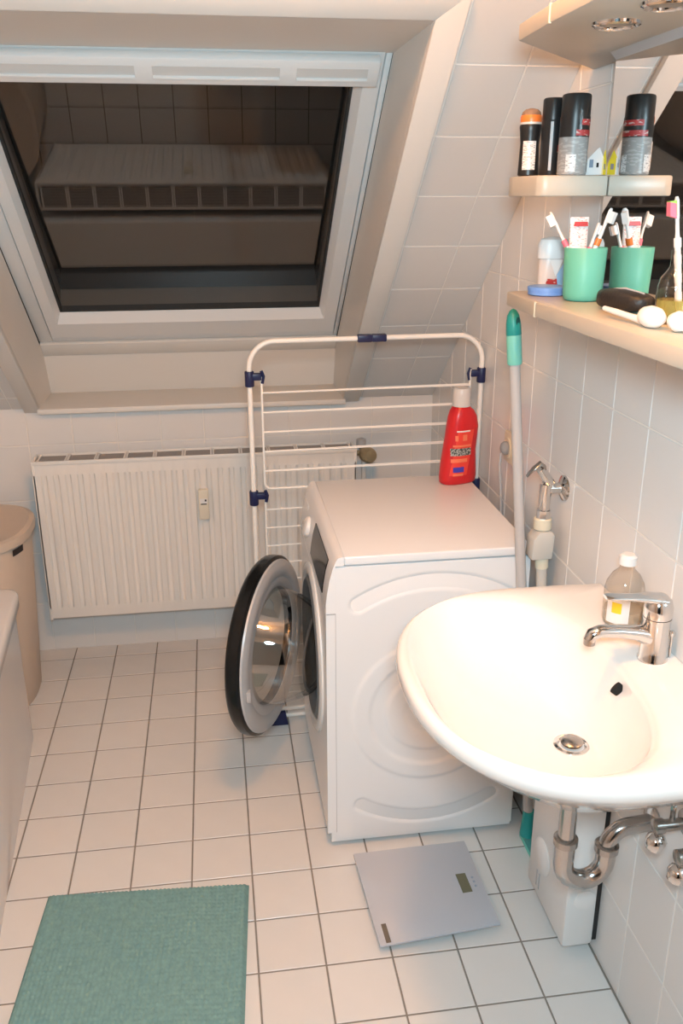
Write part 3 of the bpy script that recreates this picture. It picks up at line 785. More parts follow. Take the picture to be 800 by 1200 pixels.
# folded packet: white towards the room, yellow towards the mirror
pk = thing('folded_packet', 'small folded packet, one side white and one yellow, on the small shelf', 'packet', (1.323, -1.365, SSZ))
def pk_panel(P0, P1, shp, th, name, mt, side):
    pu_ = P1 - P0; pn_ = V((pu_.y, -pu_.x, 0)).normalized()
    if pn_.x * side < 0: pn_ = -pn_                      # pn_ looks out of the packet
    q = lambda u, z, o: P0 + pu_ * u + V((0, 0, z)) + pn_ * o
    M = MB(); M.prism([q(u, z, 0) for u, z in shp], -pn_ * th); M.build(name, mt, pk, smooth=0)
    return q
PT = V((1.3205, -1.4005, SSZ))
shp = [(.0, .001), (1.0, .001), (1.0, .030), (.72, .048), (.60, .046), (-.1, .024)]
q1 = pk_panel(V((1.3015, -1.370, SSZ)), PT, shp, .0015, 'white_side', whitep, -1)
q2 = pk_panel(V((1.3328, -1.3885, SSZ)), PT, [(.0, .001), (1.0, .001), (1.0, .030), (.55, .044), (.0, .020)], .0012, 'yellow_side', yellow, 1)
for q, o, pts, mt_ in ((q1, .0005, ((.18, .014), (.42, .014), (.42, .028), (.18, .028)), mat('packet_blue_print', (.25, .30, .38), .5)), (q1, .0005, ((.62, .014), (.76, .014), (.76, .022), (.62, .022)), blackp), (q2, .0005, ((.35, .010), (.70, .010), (.70, .020), (.35, .020)), mat('packet_grey_print', (.28, .26, .30), .5))):
    m_ = MB(); m_.poly([q(u, z, o) for u, z in pts]); m_.build('print', mt_, pk, smooth=0)

# things on the long shelf
c = (1.257, -1.330, SHZ)
bd = thing('round_box', 'flat blue round plastic tin on the long shelf', 'tin', c)
m_ = MB(); m_.lathe([(.034, 0), (.0375, .002), (.0375, .009)], c, n=32); m_.build('base', bluep, bd)
m_ = MB(); m_.lathe([(.0385, .0092), (.0385, .0165), (.035, .018)], c, n=32); m_.build('lid', bluep, bd)
c = (1.296, -1.250, SHZ)
ds = thing('stick_deodorant', 'clear stick deodorant with white cap and blue red print on the long shelf', 'deodorant', c)
m_ = MB(); m_.lathe([(.026, 0), (.030, .004), (.030, .062), (.029, .066)], c, n=32, sy=.62); b_ = m_.build('body', mat('frosted_body', (.62, .58, .56), .35), ds)
m_ = MB(); m_.lathe([(.0325, .066), (.033, .070), (.033, .094), (.029, .103), (.016, .108), (.002, .109)], c, n=32, sy=.66); m_.build('cap', whitep, ds)
def flat(pts, name, mt, parent, y):
    M = MB(); M.prism([(x, y, z) for x, z in pts], (0, .0006, 0)); return M.build(name, mt, parent, smooth=0)
flat([(1.282, SHZ + .064), (1.311, SHZ + .064), (1.297, SHZ + .030)], 'white_print', whitep, b_, c[1] - .0195)
flat([(1.314, SHZ + .058), (1.314, SHZ + .008), (1.302, SHZ + .012), (1.300, SHZ + .034)], 'blue_print', lblue, b_, c[1] - .0185)
flat([(1.280, SHZ + .026), (1.300, SHZ + .026), (1.302, SHZ + .014), (1.276, SHZ + .014)], 'red_print', red_lab, b_, c[1] - .0195)
# cup
CC = V((1.2875, -1.434, SHZ))
cp = thing('toothbrush_cup', 'sea green plastic cup holding toothbrushes on the long shelf', 'cup', CC)
m_ = MB(); m_.lathe([(.029, 0), (.0345, .003), (.0365, .012), (.0395, .096), (.0385, .097), (.0375, .095), (.035, .014), (.029, .006), (.001, .006)], CC, n=40, cap0=True); m_.build('cup', cup_m, cp, smooth=50)
def toothbrush(label, base, top, headdir, c1, c2, bristle):
    base, top = V(base), V(top); d = (top - base).normalized(); L = (top - base).length
    t = thing('toothbrush', label, 'toothbrush', base, 'toothbrushes in the cup')
    hd = (V(headdir) - d * V(headdir).dot(d)).normalized(); sd = d.cross(hd)
    def ring(s, wq, h): return [base + d * (L * s) + sd * (wq * math.cos(2 * PI * k / 12)) + hd * (h * math.sin(2 * PI * k / 12)) for k in range(12)]
    m_ = MB(); m_.rings([ring(0, .004, .003), ring(.02, .0055, .0045), ring(.45, .0062, .005), ring(.62, .005, .004), ring(.70, .0032, .003), ring(.80, .0030, .0028), ring(.84, .0055, .0028), ring(.97, .0060, .0026), ring(1, .003, .0018)])
    h = m_.build('handle', c1, t, smooth=60)
    for s0, s1 in ((.12, .2), (.28, .36), (.44, .52), (.58, .66)):
        m_ = MB(); m_.rings([ring(s0, .0066, .0054), ring(s1, .0066, .0054)]); m_.build('grip', c2, h, smooth=60)
    m_ = MB()
    b0 = [base + d * (L * s) + sd * x + hd * .0022 for s, x in ((.845, -.005), (.97, -.005), (.97, .005), (.845, .005))]
    m_.prism(b0, hd * .011); m_.build('bristles', bristle, t, smooth=0)
    return t
toothbrush('white and pink toothbrush leaning out of the cup towards the radiator wall', CC + V((.012, -.010, .010)), CC + V((-.052, .060, .158)), (-1, .1, -.2), whitep, pink, whitep)
toothbrush('white toothbrush with orange bands leaning out of the cup towards the mirror', CC + V((-.014, -.006, .010)), CC + V((.034, -.020, .166)), (.6, -.8, 0), whitep, orange, whitep)
toothbrush('slim white and pink toothbrush standing nearest the mirror in the cup', CC + V((-.010, .014, .010)), CC + V((.030, .020, .140)), (1, 0, .3), whitep, pink, whitep)
tpst = thing('toothpaste_tube', 'white toothpaste tube standing in the green cup', 'toothpaste', CC + V((0, .012, .012)))
q = CC + V((-.006, .022, 0))
m_ = MB(); m_.rings([[q + V((.017 * math.cos(2 * PI * k / 20) * (1 + .08 * f_), (.016 * (1 - f_) + .0008) * math.sin(2 * PI * k / 20) + .004 * f_, .030 + .120 * f_)) for k in range(20)] for f_ in (0, .3, .6, .85, .94, 1.0)]); m_.build('tube', paste_lab, tpst, smooth=60)
m_ = MB(); m_.lathe([(.013, .008), (.013, .028), (.016, .030)], q, n=18); m_.build('cap', whitep, tpst)
m_ = MB(); m_.prism([q + V((-.014, -.0035, .134)), q + V((.014, -.0035, .134)), q + V((.013, -.0025, .142)), q + V((-.012, -.0025, .142))], (0, -.001, 0)); m_.build('red_print', redprint, tpst, smooth=0)
# black pouch
pc = V((1.290, -1.610, SHZ))
po = thing('pouch', 'small black zip pouch lying on the long shelf', 'pouch', pc)
m_ = MB(); d1 = V((.28, -.96, 0)).normalized(); d2 = V((d1.y, -d1.x, 0)); rs = []
for s, wq, h in ((-.058, .006, .008), (-.054, .016, .015), (-.035, .023, .018), (0, .026, .0185), (.035, .025, .016), (.054, .017, .012), (.058, .006, .007)):
    rs.append([pc + d1 * s + d2 * (wq * math.copysign(abs(math.cos(2 * PI * k / 24)) ** .7, math.cos(2 * PI * k / 24))) + V((0, 0, .0185 + h * math.copysign(abs(math.sin(2 * PI * k / 24)) ** .8, math.sin(2 * PI * k / 24)))) for k in range(24)])
m_.rings(rs); m_.build('body', leather, po, smooth=70)
m_ = MB(); m_.tube([pc + d1 * s + V((0, 0, .0385 - abs(s) * .12)) for s in (-.045, -.02, 0, .02, .045)], .0018, 8); m_.build('zip', greyp, po)
# white brush lying on the shelf
bc = V((1.236, -1.790, SHZ))
br = thing('cosmetic_brush', 'white handled cosmetic brush with egg shaped end lying on the long shelf', 'brush', bc)
e1 = V((.10, -.995, 0)).normalized()
m_ = MB(); m_.tube([bc + e1 * s + V((0, 0, .0085 + abs(s) * .05)) for s in (-.115, -.08, -.04, -.005)], [.004, .005, .005, .006], 12); m_.build('handle', whitep, br)
m_ = MB(); m_.lathe([(.006, -.008), (.0135, .004), (.0165, .018), (.0150, .034), (.009, .046), (.002, .050)], bc + V((0, 0, .0168)), axis=e1, n=24); m_.build('egg_end', whitep, br, smooth=60)
bc2 = bc + V((.020, -.068, 0))
o = MB(); o.lathe([(.002, -.018), (.010, -.013), (.0155, 0), (.012, .014), (.003, .020)], bc2 + V((0, 0, .0158)), axis=(.3, -.95, 0), n=24)
tag(o.build('cotton_ball', whitep, origin=bc2, smooth=60), 'small white egg shaped cosmetic piece beside the brush on the shelf', 'cosmetic')
# glass bottle with a toothbrush
gc = V((1.298, -1.762, SHZ))
gb = thing('glass_bottle', 'clear glass bottle with yellow liquid on the long shelf by the mirror', 'bottle', gc)
m_ = MB(); m_.lathe([(.022, 0), (.0265, .003), (.0275, .012), (.0275, .055), (.0245, .068), (.0155, .080), (.0125, .086), (.0125, .108), (.014, .109)], gc, n=32, cap1=False); m_.build('bottle', clearp, gb, smooth=50)
m_ = MB(); m_.lathe([(.021, .003), (.0255, .005), (.0262, .013), (.0262, .036), (.001, .0362)], gc, n=32); m_.build('liquid', liquid_y, gb, smooth=50)
t = toothbrush('white toothbrush with pink and green bristles standing in the glass bottle', gc + V((.010, 0, .012)), gc + V((-.012, .008, .186)), (-1, 0, -.1), whitep, whitep, greenb)
del t['group']
hb = gc + V((-.010, .006, .158))
m_ = MB(); m_.prism([hb + V((-.013, -.006, 0)), hb + V((-.002, -.006, -.003)), hb + V((-.005, -.006, .018)), hb + V((-.015, -.006, .020))], (0, .012, 0)); m_.build('pink_bristles', pink, t, smooth=0)

# ------------------------------------------------------------------ mop leaning between machine and wall
mp_ = thing('mop', 'mop with teal and aqua grip on a grey pole beside the washing machine', 'mop', (1.343, -1.245, 0))
pt, pb = V((1.258, -1.132, 1.405)), V((1.345, -1.250, .10))
pd = (pt - pb).normalized()
def pp(z): return pb + pd * ((z - pb.z) / pd.z)
m_ = MB(); m_.tube([pb, pp(1.30)], .0125, 18); m_.build('pole', greypole, mp_)
m_ = MB(); m_.tube([pp(1.288), pp(1.292), pp(1.352), pp(1.354)], [.0155, .0170, .0170, .0160], 22); m_.build('grip', aqua, mp_)
m_ = MB(); m_.tube([pp(1.354), pp(1.356), pp(1.380), pp(1.398), pp(1.408), pp(1.412)], [.0165, .0175, .0165, .0135, .008, .002], 22); hd_ = m_.build('grip_end', teal, mp_)
m_ = MB(); hc = pp(1.384); m_.lathe([(.006, -.012), (.006, .0)], hc + V((.0065, -.0150, 0)), axis=(.45, -.89, .0), n=14, sx=1.0, sy=1.9, xdir=(.89, .45, 0)); m_.build('hanging_hole', mat('teal_hole_shade', (.008, .10, .10), .5), hd_)  # darker teal plug; the shade inside the hole is in its colour
m_ = MB(); m_.tube([pb + V((0, 0, -.045)), pb + V((0, 0, .03))], [.020, .015], 16); m_.build('socket', teal, mp_)
m_ = MB(); m_.box((1.348, -1.300, .006), (1.384, -1.195, .070), .008); m_.build('head', teal, mp_)
m_ = MB(); m_.box((1.346, -1.303, 0), (1.386, -1.192, .012), .003); m_.build('pad', aqua, mp_)

# ------------------------------------------------------------------ white appliance box under the sink
wb = thing('appliance_box', 'slim white plastic appliance box with a dial low on the wall under the sink', 'appliance', (1.345, -1.5, .03))
BX0, BX1, BY0, BY1, BZ0, BZ1 = 1.303, 1.378, -1.602, -1.372, .030, .60
m_ = MB(); m_.prism([(BX0, BY0, BZ0), (BX1, BY0, BZ0), (BX1, BY1, BZ0), (BX0, BY1, BZ0)], (0, 0, BZ1 - BZ0), .010); b_ = m_.build('housing', whitep, wb)
m_ = MB(); m_.box((BX1 - .002, BY0 + .006, BZ0 + .01), (XR - .0005, BY1 - .006, BZ1 - .01)); m_.build('back_plate', blackp, wb)
m_ = MB(); m_.lathe([(.045, -.001), (.045, .002), (.040, .005), (.002, .006)], (BX0, -1.456, .165), axis=(-1, 0, 0), n=36); dial = m_.build('dial', whitep, b_)
for dy in (0, .016):
    m_ = MB(); m_.box((BX0 - .001, -1.450 + dy, .060), (BX0 + .001, -1.446 + dy, .105)); m_.build('slot', greyp, b_, smooth=0)
m_ = MB(); m_.lathe([(.026, -.001), (.026, .002), (.022, .003), (.002, .0032)], ((BX0 + BX1) / 2 + .006, BY0, .165), axis=(0, -1, 0), n=30); m_.build('screw_cover', whitep, b_)

# ------------------------------------------------------------------ bathroom scale
s1, s2_, s3, s4 = V((.882, -1.221, 0)), V((1.184, -1.216, 0)), V((1.192, -1.505, 0)), V((.896, -1.529, 0))
sc = thing('bathroom_scale', 'silver glass digital bathroom scale on the floor in front of the machine', 'scale', (1.04, -1.37, 0))
m_ = MB(); m_.prism([p + V((0, 0, .018)) for p in (s1, s2_, s3, s4)], (0, 0, .007), .002); m_.build('platform', scale_m, sc)
cc_ = (s1 + s2_ + s3 + s4) / 4
def sp_(u, v): return s1 * (1 - u) * (1 - v) + s2_ * u * (1 - v) + s3 * u * v + s4 * (1 - u) * v
m_ = MB(); m_.prism([sp_(u, v) + V((0, 0, .010)) for u, v in ((.06, .06), (.94, .06), (.94, .94), (.06, .94))], (0, 0, .009)); m_.build('base', greyp, sc)
for u, v in ((.13, .13), (.87, .13), (.87, .87), (.13, .87)):
    m_ = MB(); p = sp_(u, v); m_.lathe([(.02, 0), (.02, .011)], (p.x, p.y, 0), n=18); m_.build('foot', greyp, sc)
m_ = MB(); m_.prism([sp_(u, v) + V((0, 0, .0252)) for u, v in ((.80, .40), (.885, .40), (.885, .62), (.80, .62))], (0, 0, .0006)); m_.build('display', lcd, sc, smooth=0)
m_ = MB(); m_.prism([sp_(u, v) + V((0, 0, .0252)) for u, v in ((.055, .80), (.095, .80), (.095, .985), (.055, .985))], (0, 0, .0006)); m_.build('marking', mat('scale_tab_brown', (.16, .13, .10), .5), sc, smooth=0)
for k in range(3):
    m_ = MB(); p = sp_(.93, .46 + .05 * k); m_.lathe([(.0035, .025), (.0035, .0257)], (p.x, p.y, 0), n=10); m_.build('button', mat('scale_dot', (.30, .36, .46), .4), sc)

# ------------------------------------------------------------------ bath mat
R1, R2 = V((.108, -1.238, 0)), V((.606, -1.272, 0)); ux = (R2 - R1).normalized(); uy = V((ux.y, -ux.x, 0)); LX, LY = (R2 - R1).length, .58
m_ = MB(); nx, ny = 200, 232
def rug_h(u, v):
    e = min(u, v, LX - u, LY - v)
    return .004 + (.011 + .004 * abs(math.sin(PI * u / .0105)) * (.35 + .65 * abs(math.sin(PI * v / .0125 + .6 * math.sin(u * 40))))) * smoothstep(-.001, .010, e)
random.seed(3)
g = [[m_.bm.verts.new(R1 + ux * (LX * i / nx) + uy * (LY * j / ny) + V((0, 0, rug_h(LX * i / nx, LY * j / ny) + random.uniform(-.0008, .0008)))) for i in range(nx + 1)] for j in range(ny + 1)]
for j in range(ny):
    for i in range(nx): m_.bm.faces.new([g[j][i], g[j + 1][i], g[j + 1][i + 1], g[j][i + 1]])
bm_ = thing('bath_mat', 'teal tufted bath mat on the floor tiles', 'bath mat', R1 + ux * LX / 2 + uy * LY / 2)
m_.build('pile', tealrug, bm_, smooth=180)
m_ = MB(); m_.prism([R1, R1 + uy * LY, R2 + uy * LY, R2], (0, 0, .0045)); m_.build('backing', mat('mat_backing', (.10, .28, .28), .9), bm_, smooth=0)

# ------------------------------------------------------------------ radiator
ra = thing('radiator', 'white panel radiator with vertical ribs on the low wall', 'radiator', (.51, YB - .09, .19))
AX0, AX1, AZ0, AZ1, AY0, AY1 = -.053, 1.076, .194, .793, -.050, .055
m_ = MB()
ribs, prof2 = 27, []
xx = AX0 + .02; wdt = (AX1 - AX0 - .04) / ribs
def rad_y(x):
    t = ((x - xx) / wdt) % 1.0
    if x < xx or x > AX1 - .02: return 0.0
    return .0095 * (smoothstep(.08, .24, t) - smoothstep(.50, .66, t))
nxr = ribs * 10 + 8
zs = [AZ0, AZ0 + .002, AZ0 + .045, AZ0 + .075, AZ1 - .075, AZ1 - .048, AZ1 - .002, AZ1]
am = [0, 0, 0, 1, 1, 0, 0, 0]
g = [[m_.bm.verts.new((AX0 + (AX1 - AX0) * i / nxr, AY0 + (.006 if 2 <= k <= 5 else .006 if k in (1, 6) else .012) - am[k] * 0 + (rad_y(AX0 + (AX1 - AX0) * i / nxr) * am[k]) - (.004 if 2 <= k <= 5 else 0) + (0.0), z)) for i in range(nxr + 1)] for k, z in enumerate(zs)]
for j in range(len(zs) - 1):
    for i in range(nxr): m_.bm.faces.new([g[j][i], g[j][i + 1], g[j + 1][i + 1], g[j + 1][i]])
m_.build('front_panel', enamel2, ra, smooth=25)
m_ = MB(); m_.box((AX0 + .002, AY0 + .013, AZ0 + .002), (AX1 - .002, AY0 + .022, AZ1 - .004)); m_.box((AX0 + .004, AY1 - .014, AZ0), (AX1 - .004, AY1, AZ1 - .006)); m_.build('water_panels', enamel2, ra, smooth=0)
m_ = MB(); m_.box((AX0 - .004, AY0 + .002, AZ0 - .003), (AX0 + .006, AY1, AZ1 + .002), .002); m_.build('side_cover', enamel2, ra)
m_ = MB(); m_.box((AX1 - .006, AY0 + .002, AZ0 - .003), (AX1 + .004, AY1, AZ1 + .002), .002); m_.build('side_cover', enamel2, ra)
m_ = MB(); m_.box((AX0, AY0 + .001, AZ1 - .012), (AX1, AY0 + .010, AZ1 + .002), .002); m_.box((AX0, AY1 - .006, AZ1 - .012), (AX1, AY1, AZ1 + .002), .002); m_.build('top_rail', enamel2, ra)
m_ = MB(); m_.box((AX0 + .008, AY0 + .014, AZ1 - .009), (AX1 - .008, AY1 - .010, AZ1 - .0045)); m_.build('shaded_inside_plate', grille_d, ra, smooth=0)  # dark plate, painted as the shade inside the radiator
nb = 11
for k in range(nb):
    x0 = AX0 + .012 + k * (AX1 - AX0 - .024) / nb; x1 = AX0 + .012 + (k + 1) * (AX1 - AX0 - .024) / nb
    for xa in (x0 + .001, x1 - .007):
        m_ = MB(); m_.box((xa, AY0 + .010, AZ1 - .004), (xa + .006, AY1 - .006, AZ1 + .0005)); m_.build('grille_bar', enamel2, ra, smooth=0)
    m_ = MB()
    for q_ in range(7):
        yy = AY0 + .016 + q_ * .0115
        m_.box((x0 + .008, yy, AZ1 - .0046), (x1 - .008, yy + .004, AZ1 - .0040))
    m_.build('grille_slats', mat('grille_slat_grey', (.38, .355, .335), .5), ra, smooth=0)['kind'] = 'stuff'
m_ = MB(); m_.box((.505, AY0 - .020, .560), (.541, AY0 + .004, .672), .004); hm = m_.build('heat_meter', mat('ivory_meter', (.76, .70, .58), .35), ra)
m_ = MB(); m_.box((.510, AY0 - .0206, .622), (.536, AY0 - .0199, .640)); m_.build('meter_window', whitep, hm, smooth=0)
m_ = MB(); m_.box((.527, AY0 - .0211, .630), (.533, AY0 - .0204, .637)); m_.box((.513, AY0 - .0211, .618), (.533, AY0 - .0204, .6215)); m_.build('meter_marks', blackp, hm, smooth=0)
va = thing('radiator_valve', 'brass and grey thermostat valve at the top corner of the radiator', 'valve', (1.115, 0, .77))
m_ = MB(); m_.tube([(1.0815, .0, .765), (1.115, .0, .765)], .010, 14); m_.tube([(1.115, .0, .765), (1.115, .085, .765)], .0095, 14); m_.build('body', brass, va)
m_ = MB(); m_.lathe([(.018, 0), (.026, .006), (.029, .015), (.028, .045), (.022, .058), (.004, .061)], (1.115, -.008, .765), axis=(.25, -1, .05), n=18); m_.build('head', brass, va)
m_ = MB(); m_.lathe([(.012, .0), (.018, .004), (.018, .030), (.010, .034)], (1.108, .03, .778), axis=(0, 0, 1), n=16); m_.build('knob', greyp, va)
m_ = MB(); m_.tube([(1.118, .03, .765), (1.118, .03, .0)], .0085, 12); m_.build('pipe', enamel2, va)

# ------------------------------------------------------------------ folded clothes airer
rk = thing('clothes_airer', 'folded white clothes airer with navy joints behind the washing machine', 'clothes rack', (1.03, -.52, 0))
def rp(x, z, off=0.0):
    t = (x - .68) / .70
    return V((x, -.560 + .025 * t + off, z))
LXr, RXr, TZ = .684, 1.3775, 1.266
rad = .075
path = [rp(LXr, .02), rp(LXr, .5)] + [rp(LXr + rad - rad * math.cos(a), TZ - rad + rad * math.sin(a)) for a in [k * PI / 2 / 10 for k in range(11)]]
path += [rp(RXr - rad + rad * math.sin(a), TZ - rad + rad * math.cos(a)) for a in [k * PI / 2 / 10 for k in range(11)]] + [rp(RXr, .5), rp(RXr, .02)]
m_ = MB(); m_.tube(path, .0074, 14); m_.build('outer_frame', rackwhite, rk, smooth=60)
for xc in (1.020, 1.062):
    m_ = MB(); p = rp(xc, TZ); m_.box((p.x - .022, p.y - .011, p.z - .011), (p.x + .022, p.y + .011, p.z + .011), .004); m_.build('hinge', navy, rk)
def clamp(x, z, side):
    p = rp(x, z); M = MB(); M.lathe([(.0125, -.022), (.0135, -.020), (.0135, .020), (.0125, .022)], p, n=18)
    M.box((p.x + min(0, side * .034), p.y - .010, p.z - .004), (p.x + max(0, side * .034), p.y + .008, p.z + .016), .003)
    M.tube([p + V((side * .034, 0, .022)), p + V((side * .040, 0, .006)), p + V((side * .036, 0, -.014))], .005, 8)
    M.build('clamp', navy, rk)
clamp(LXr, 1.160, 1); clamp(LXr, .800, 1); clamp(RXr, 1.146, -1); clamp(RXr, .80, -1)
# wire wings
wl, wr = LXr + .034, RXr - .034
def wire_frame(zt, zb, off):
    rr = .02
    pth = [rp(wl, zt, off), rp(wl, zb + rr, off)] + [rp(wl + rr - rr * math.cos(a), zb + rr - rr * math.sin(a), off) for a in [k * PI / 2 / 5 for k in range(1, 6)]]
    pth += [rp(wr - rr + rr * math.sin(a), zb + rr - rr * math.cos(a), off) for a in [k * PI / 2 / 5 for k in range(6)]] + [rp(wr, zt, off)]
    M = MB(); M.tube(pth, .0036, 10); M.build('wing_frame', rackwhite, rk, smooth=60)
wire_frame(1.165, .826, 0.0); wire_frame(.802, .06, .004)
for z in (1.118, 1.060, 1.001, .942, .882):
    for off in (-.006, .012):
        m_ = MB(); m_.tube([rp(wl, z, off * .3), rp(wr, z, off)], .0021, 8); m_.build('wire', rackwhite, rk)
for z in (.760, .701, .642, .585, .527, .469, .411, .353, .295, .237, .179, .121):
    m_ = MB(); m_.tube([rp(wl, z, 0), rp(wr, z, .006)], .0021, 8); m_.build('wire', rackwhite, rk)
for z in (.028, .055):
    m_ = MB(); m_.tube([rp(LXr + .02, z, .010), rp(RXr - .02, z, .010)], .0070, 10); m_.build('foot_rail', rackwhite, rk)
for x, s in ((LXr, 1), (RXr, -1)):
    m_ = MB(); p = rp(x, 0, -.004); m_.prism([p + V((-.012 * s, 0, 0)), p + V((.085 * s, 0, .0)), p + V((.075 * s, 0, .052)), p + V((-.002 * s, 0, .03))], (0, .030, 0), .003); m_.build('foot', navy, rk)

# ------------------------------------------------------------------ red bottle on the machine
rc = V((1.292, -.632, MZ))
rb = thing('detergent_bottle', 'red detergent bottle with silver cap on top of the washing machine', 'bottle', rc)
rot = math.radians(18); ex = V((math.cos(rot), math.sin(rot), 0)); ey = V((-ex.y, ex.x, 0))
def oval(z, wl_, wr_, dpt, n=36):
    out = []
    for k in range(n):
        a = 2 * PI * k / n; c_, s_ = math.cos(a), math.sin(a)
        cx_ = math.copysign(abs(c_) ** .8, c_); sy_ = math.copysign(abs(s_) ** .8, s_)
        out.append(rc + ex * ((wr_ if c_ > 0 else wl_) * cx_) + ey * (dpt * sy_) + V((0, 0, z)))
    return out
body = [(.0, .057, .048, .030), (.004, .061, .053, .034), (.02, .062, .055, .036), (.06, .059, .052, .036), (.10, .053, .049, .035), (.135, .047, .053, .034), (.17, .043, .056, .033), (.20, .038, .050, .031), (.218, .032, .039, .028), (.226, .026, .028, .025), (.231, .023, .023, .023)]
m_ = MB(); m_.rings([oval(z, a, b, d) for z, a, b, d in body]); bb = m_.build('body', redp, rb, smooth=60)
m_ = MB(); m_.lathe([(.0265, .231), (.0265, .262), (.0255, .280), (.023, .284), (.003, .285)], rc, n=32); m_.build('cap', capgrey, rb)
def on_bottle(u, z):
    for (za, a, b, d), (zb, a2, b2, d2) in zip(body, body[1:]):
        if za <= z <= zb:
            t = (z - za) / (zb - za); wl_ = a + (a2 - a) * t; wr_ = b + (b2 - b) * t; dd = d + (d2 - d) * t; break
    wq = wr_ if u > 0 else wl_
    c_ = abs(u) / wq; c_ = min(.985, c_) ** (1 / .8); s_ = math.sqrt(1 - c_ * c_) ** .8
    return rc + ex * u - ey * (dd * s_ + .0006) + V((0, 0, z))
def label(name, mt, par, u0, u1, z0, z1, n=10, mz=4, slant=0.0):
    M = MB(); rs = [[on_bottle(u0 + (u1 - u0) * i / n + slant * j / mz, z0 + (z1 - z0) * j / mz) for i in range(n + 1)] for j in range(mz + 1)]
    M.rings(rs, False, False, closed=False); return M.build(name, mt, par, smooth=60)
label('label_patch', mat('bright_red_print', (.80, .06, .04), .4), bb, -.050, .004, .030, .165, mz=12, slant=.024)
for nm, mt_, u0, u1, z0, z1 in (('label_band', dark_lab, -.046, .016, .090, .112), ('label_blue', bluelab, -.040, -.006, .040, .056), ('label_line', pinklab, -.046, .004, .070, .081), ('label_line', pinklab, -.040, .016, .116, .122), ('label_name', whitep, -.030, .012, .160, .164), ('label_mark', pinklab, -.012, .002, .134, .152), ('label_mark', pinklab, -.034, -.026, .134, .150), ('label_line', pinklab, -.040, -.008, .029, .036)):
    M = MB(); n, mz = 10, 3
    rs = [[on_bottle(u0 + (u1 - u0) * i / n, z0 + (z1 - z0) * j / mz) - ey * .0005 for i in range(n + 1)] for j in range(mz + 1)]
    M.rings(rs, False, False, closed=False); M.build(nm, mt_, bb, smooth=60)

# ------------------------------------------------------------------ wall tap for the machine, hose
TY, TZ_ = -1.196, 1.003
wt = thing('wall_tap', 'chrome washing machine tap on the tiled wall with lever handle', 'tap', (XR, TY, TZ_))
m_ = MB(); m_.lathe([(.031, 0), (.030, .004), (.018, .010), (.0125, .012), (.0125, .046)], (XR, TY, TZ_), axis=(-1, 0, 0), n=26); m_.build('wall_body', chrome, wt)
m_ = MB(); m_.tube([(XR - .045, TY, TZ_ + .012), (XR - .047, TY, TZ_ - .02), (XR - .047, TY, TZ_ - .055)], [.0145, .0145, .0135], 18); m_.lathe([(.017, -.072), (.017, -.052), (.014, -.05)], (XR - .047, TY, TZ_), n=8); m_.build('outlet', chrome, wt)
m_ = MB(); m_.tube([(XR - .035, TY, TZ_ + .010), (XR - .062, TY, TZ_ + .050)], [.013, .011], 16); m_.build('stem', chrome, wt)
m_ = MB(); m_.rings([[V((x, TY + wq * math.cos(2 * PI * k / 14), z + h * math.sin(2 * PI * k / 14))) for k in range(14)] for x, z, wq, h in ((XR - .052, TZ_ + .052, .010, .008), (XR - .064, TZ_ + .062, .011, .007), (XR - .080, TZ_ + .050, .010, .005), (XR - .094, TZ_ + .034, .007, .003))]); m_.build('lever', steel_d, wt, smooth=60)
ho = thing('inlet_hose', 'grey water inlet hose with safety valve box below the wall tap', 'hose', (XR - .047, TY, TZ_ - .1))
hx = XR - .047
m_ = MB(); m_.lathe([(.019, -.100), (.021, -.098), (.021, -.074), (.019, -.072)], (hx, TY, TZ_), n=20); m_.build('union_nut', offwhitep, ho)
m_ = MB(); m_.prism([(hx - .030, TY - .024, TZ_ - .172), (hx + .022, TY - .024, TZ_ - .172), (hx + .026, TY - .024, TZ_ - .112), (hx + .018, TY - .024, TZ_ - .101), (hx - .012, TY - .024, TZ_ - .101), (hx - .028, TY - .024, TZ_ - .120)], (0, .048, 0), .005); m_.build('safety_valve', hosegrey, ho)
m_ = MB(); m_.tube([(hx + .004, TY, TZ_ - .165), (hx + .006, TY, TZ_ - .20)], .016, 16); m_.build('hose_collar', offwhitep, ho)
hp_ = [V((hx + .006, TY, TZ_ - .20)), V((hx + .010, TY - .003, TZ_ - .28)), V((hx + .016, TY - .006, TZ_ - .40)), V((hx + .020, TY - .010, TZ_ - .55)), V((hx + .028, TY - .02, TZ_ - .75))]
m_ = MB()
fine = []
for a, b in zip(hp_, hp_[1:]):
    for k in range(12): fine.append(a.lerp(b, k / 12))
m_.tube(fine, [.0125 + .0012 * (i % 2) for i in range(len(fine))], 14); m_.build('hose', hosegrey, ho, smooth=60)
# socket with plug
so = thing('wall_socket', 'ivory wall socket on the tiled wall behind the washing machine', 'socket', (XR, -.82, 1.0))
m_ = MB(); m_.box((XR - .012, -.862, .956), (XR, -.782, 1.040), .004); m_.build('plate', offwhitep, so)
m_ = MB(); m_.lathe([(.027, .010), (.029, .013), (.026, .016)], (XR, -.822, .998), axis=(-1, 0, 0), n=26); m_.build('rim', offwhitep, so)
pl = thing('plug', 'grey round plug and cable in the wall socket', 'plug', (XR - .016, -.822, .998))
m_ = MB(); m_.lathe([(.019, .0155), (.019, .024), (.014, .031), (.008, .034)], (XR, -.822, .998), axis=(-1, 0, 0), n=22); m_.build('body', mat('plug_grey', (.30, .30, .31), .5), pl)
m_ = MB(); m_.tube([(XR - .032, -.822, .985), (XR - .034, -.822, .95), (XR - .026, -.82, .88), (XR - .018, -.82, .75), (XR - .018, -.82, .45)], .0038, 8); m_.build('cable', greyp, pl)

# ------------------------------------------------------------------ bathtub
tb = thing('bathtub', 'white bathtub with a smooth glossy side panel along the floor', 'bathtub', (-.40, -1.2, 0))
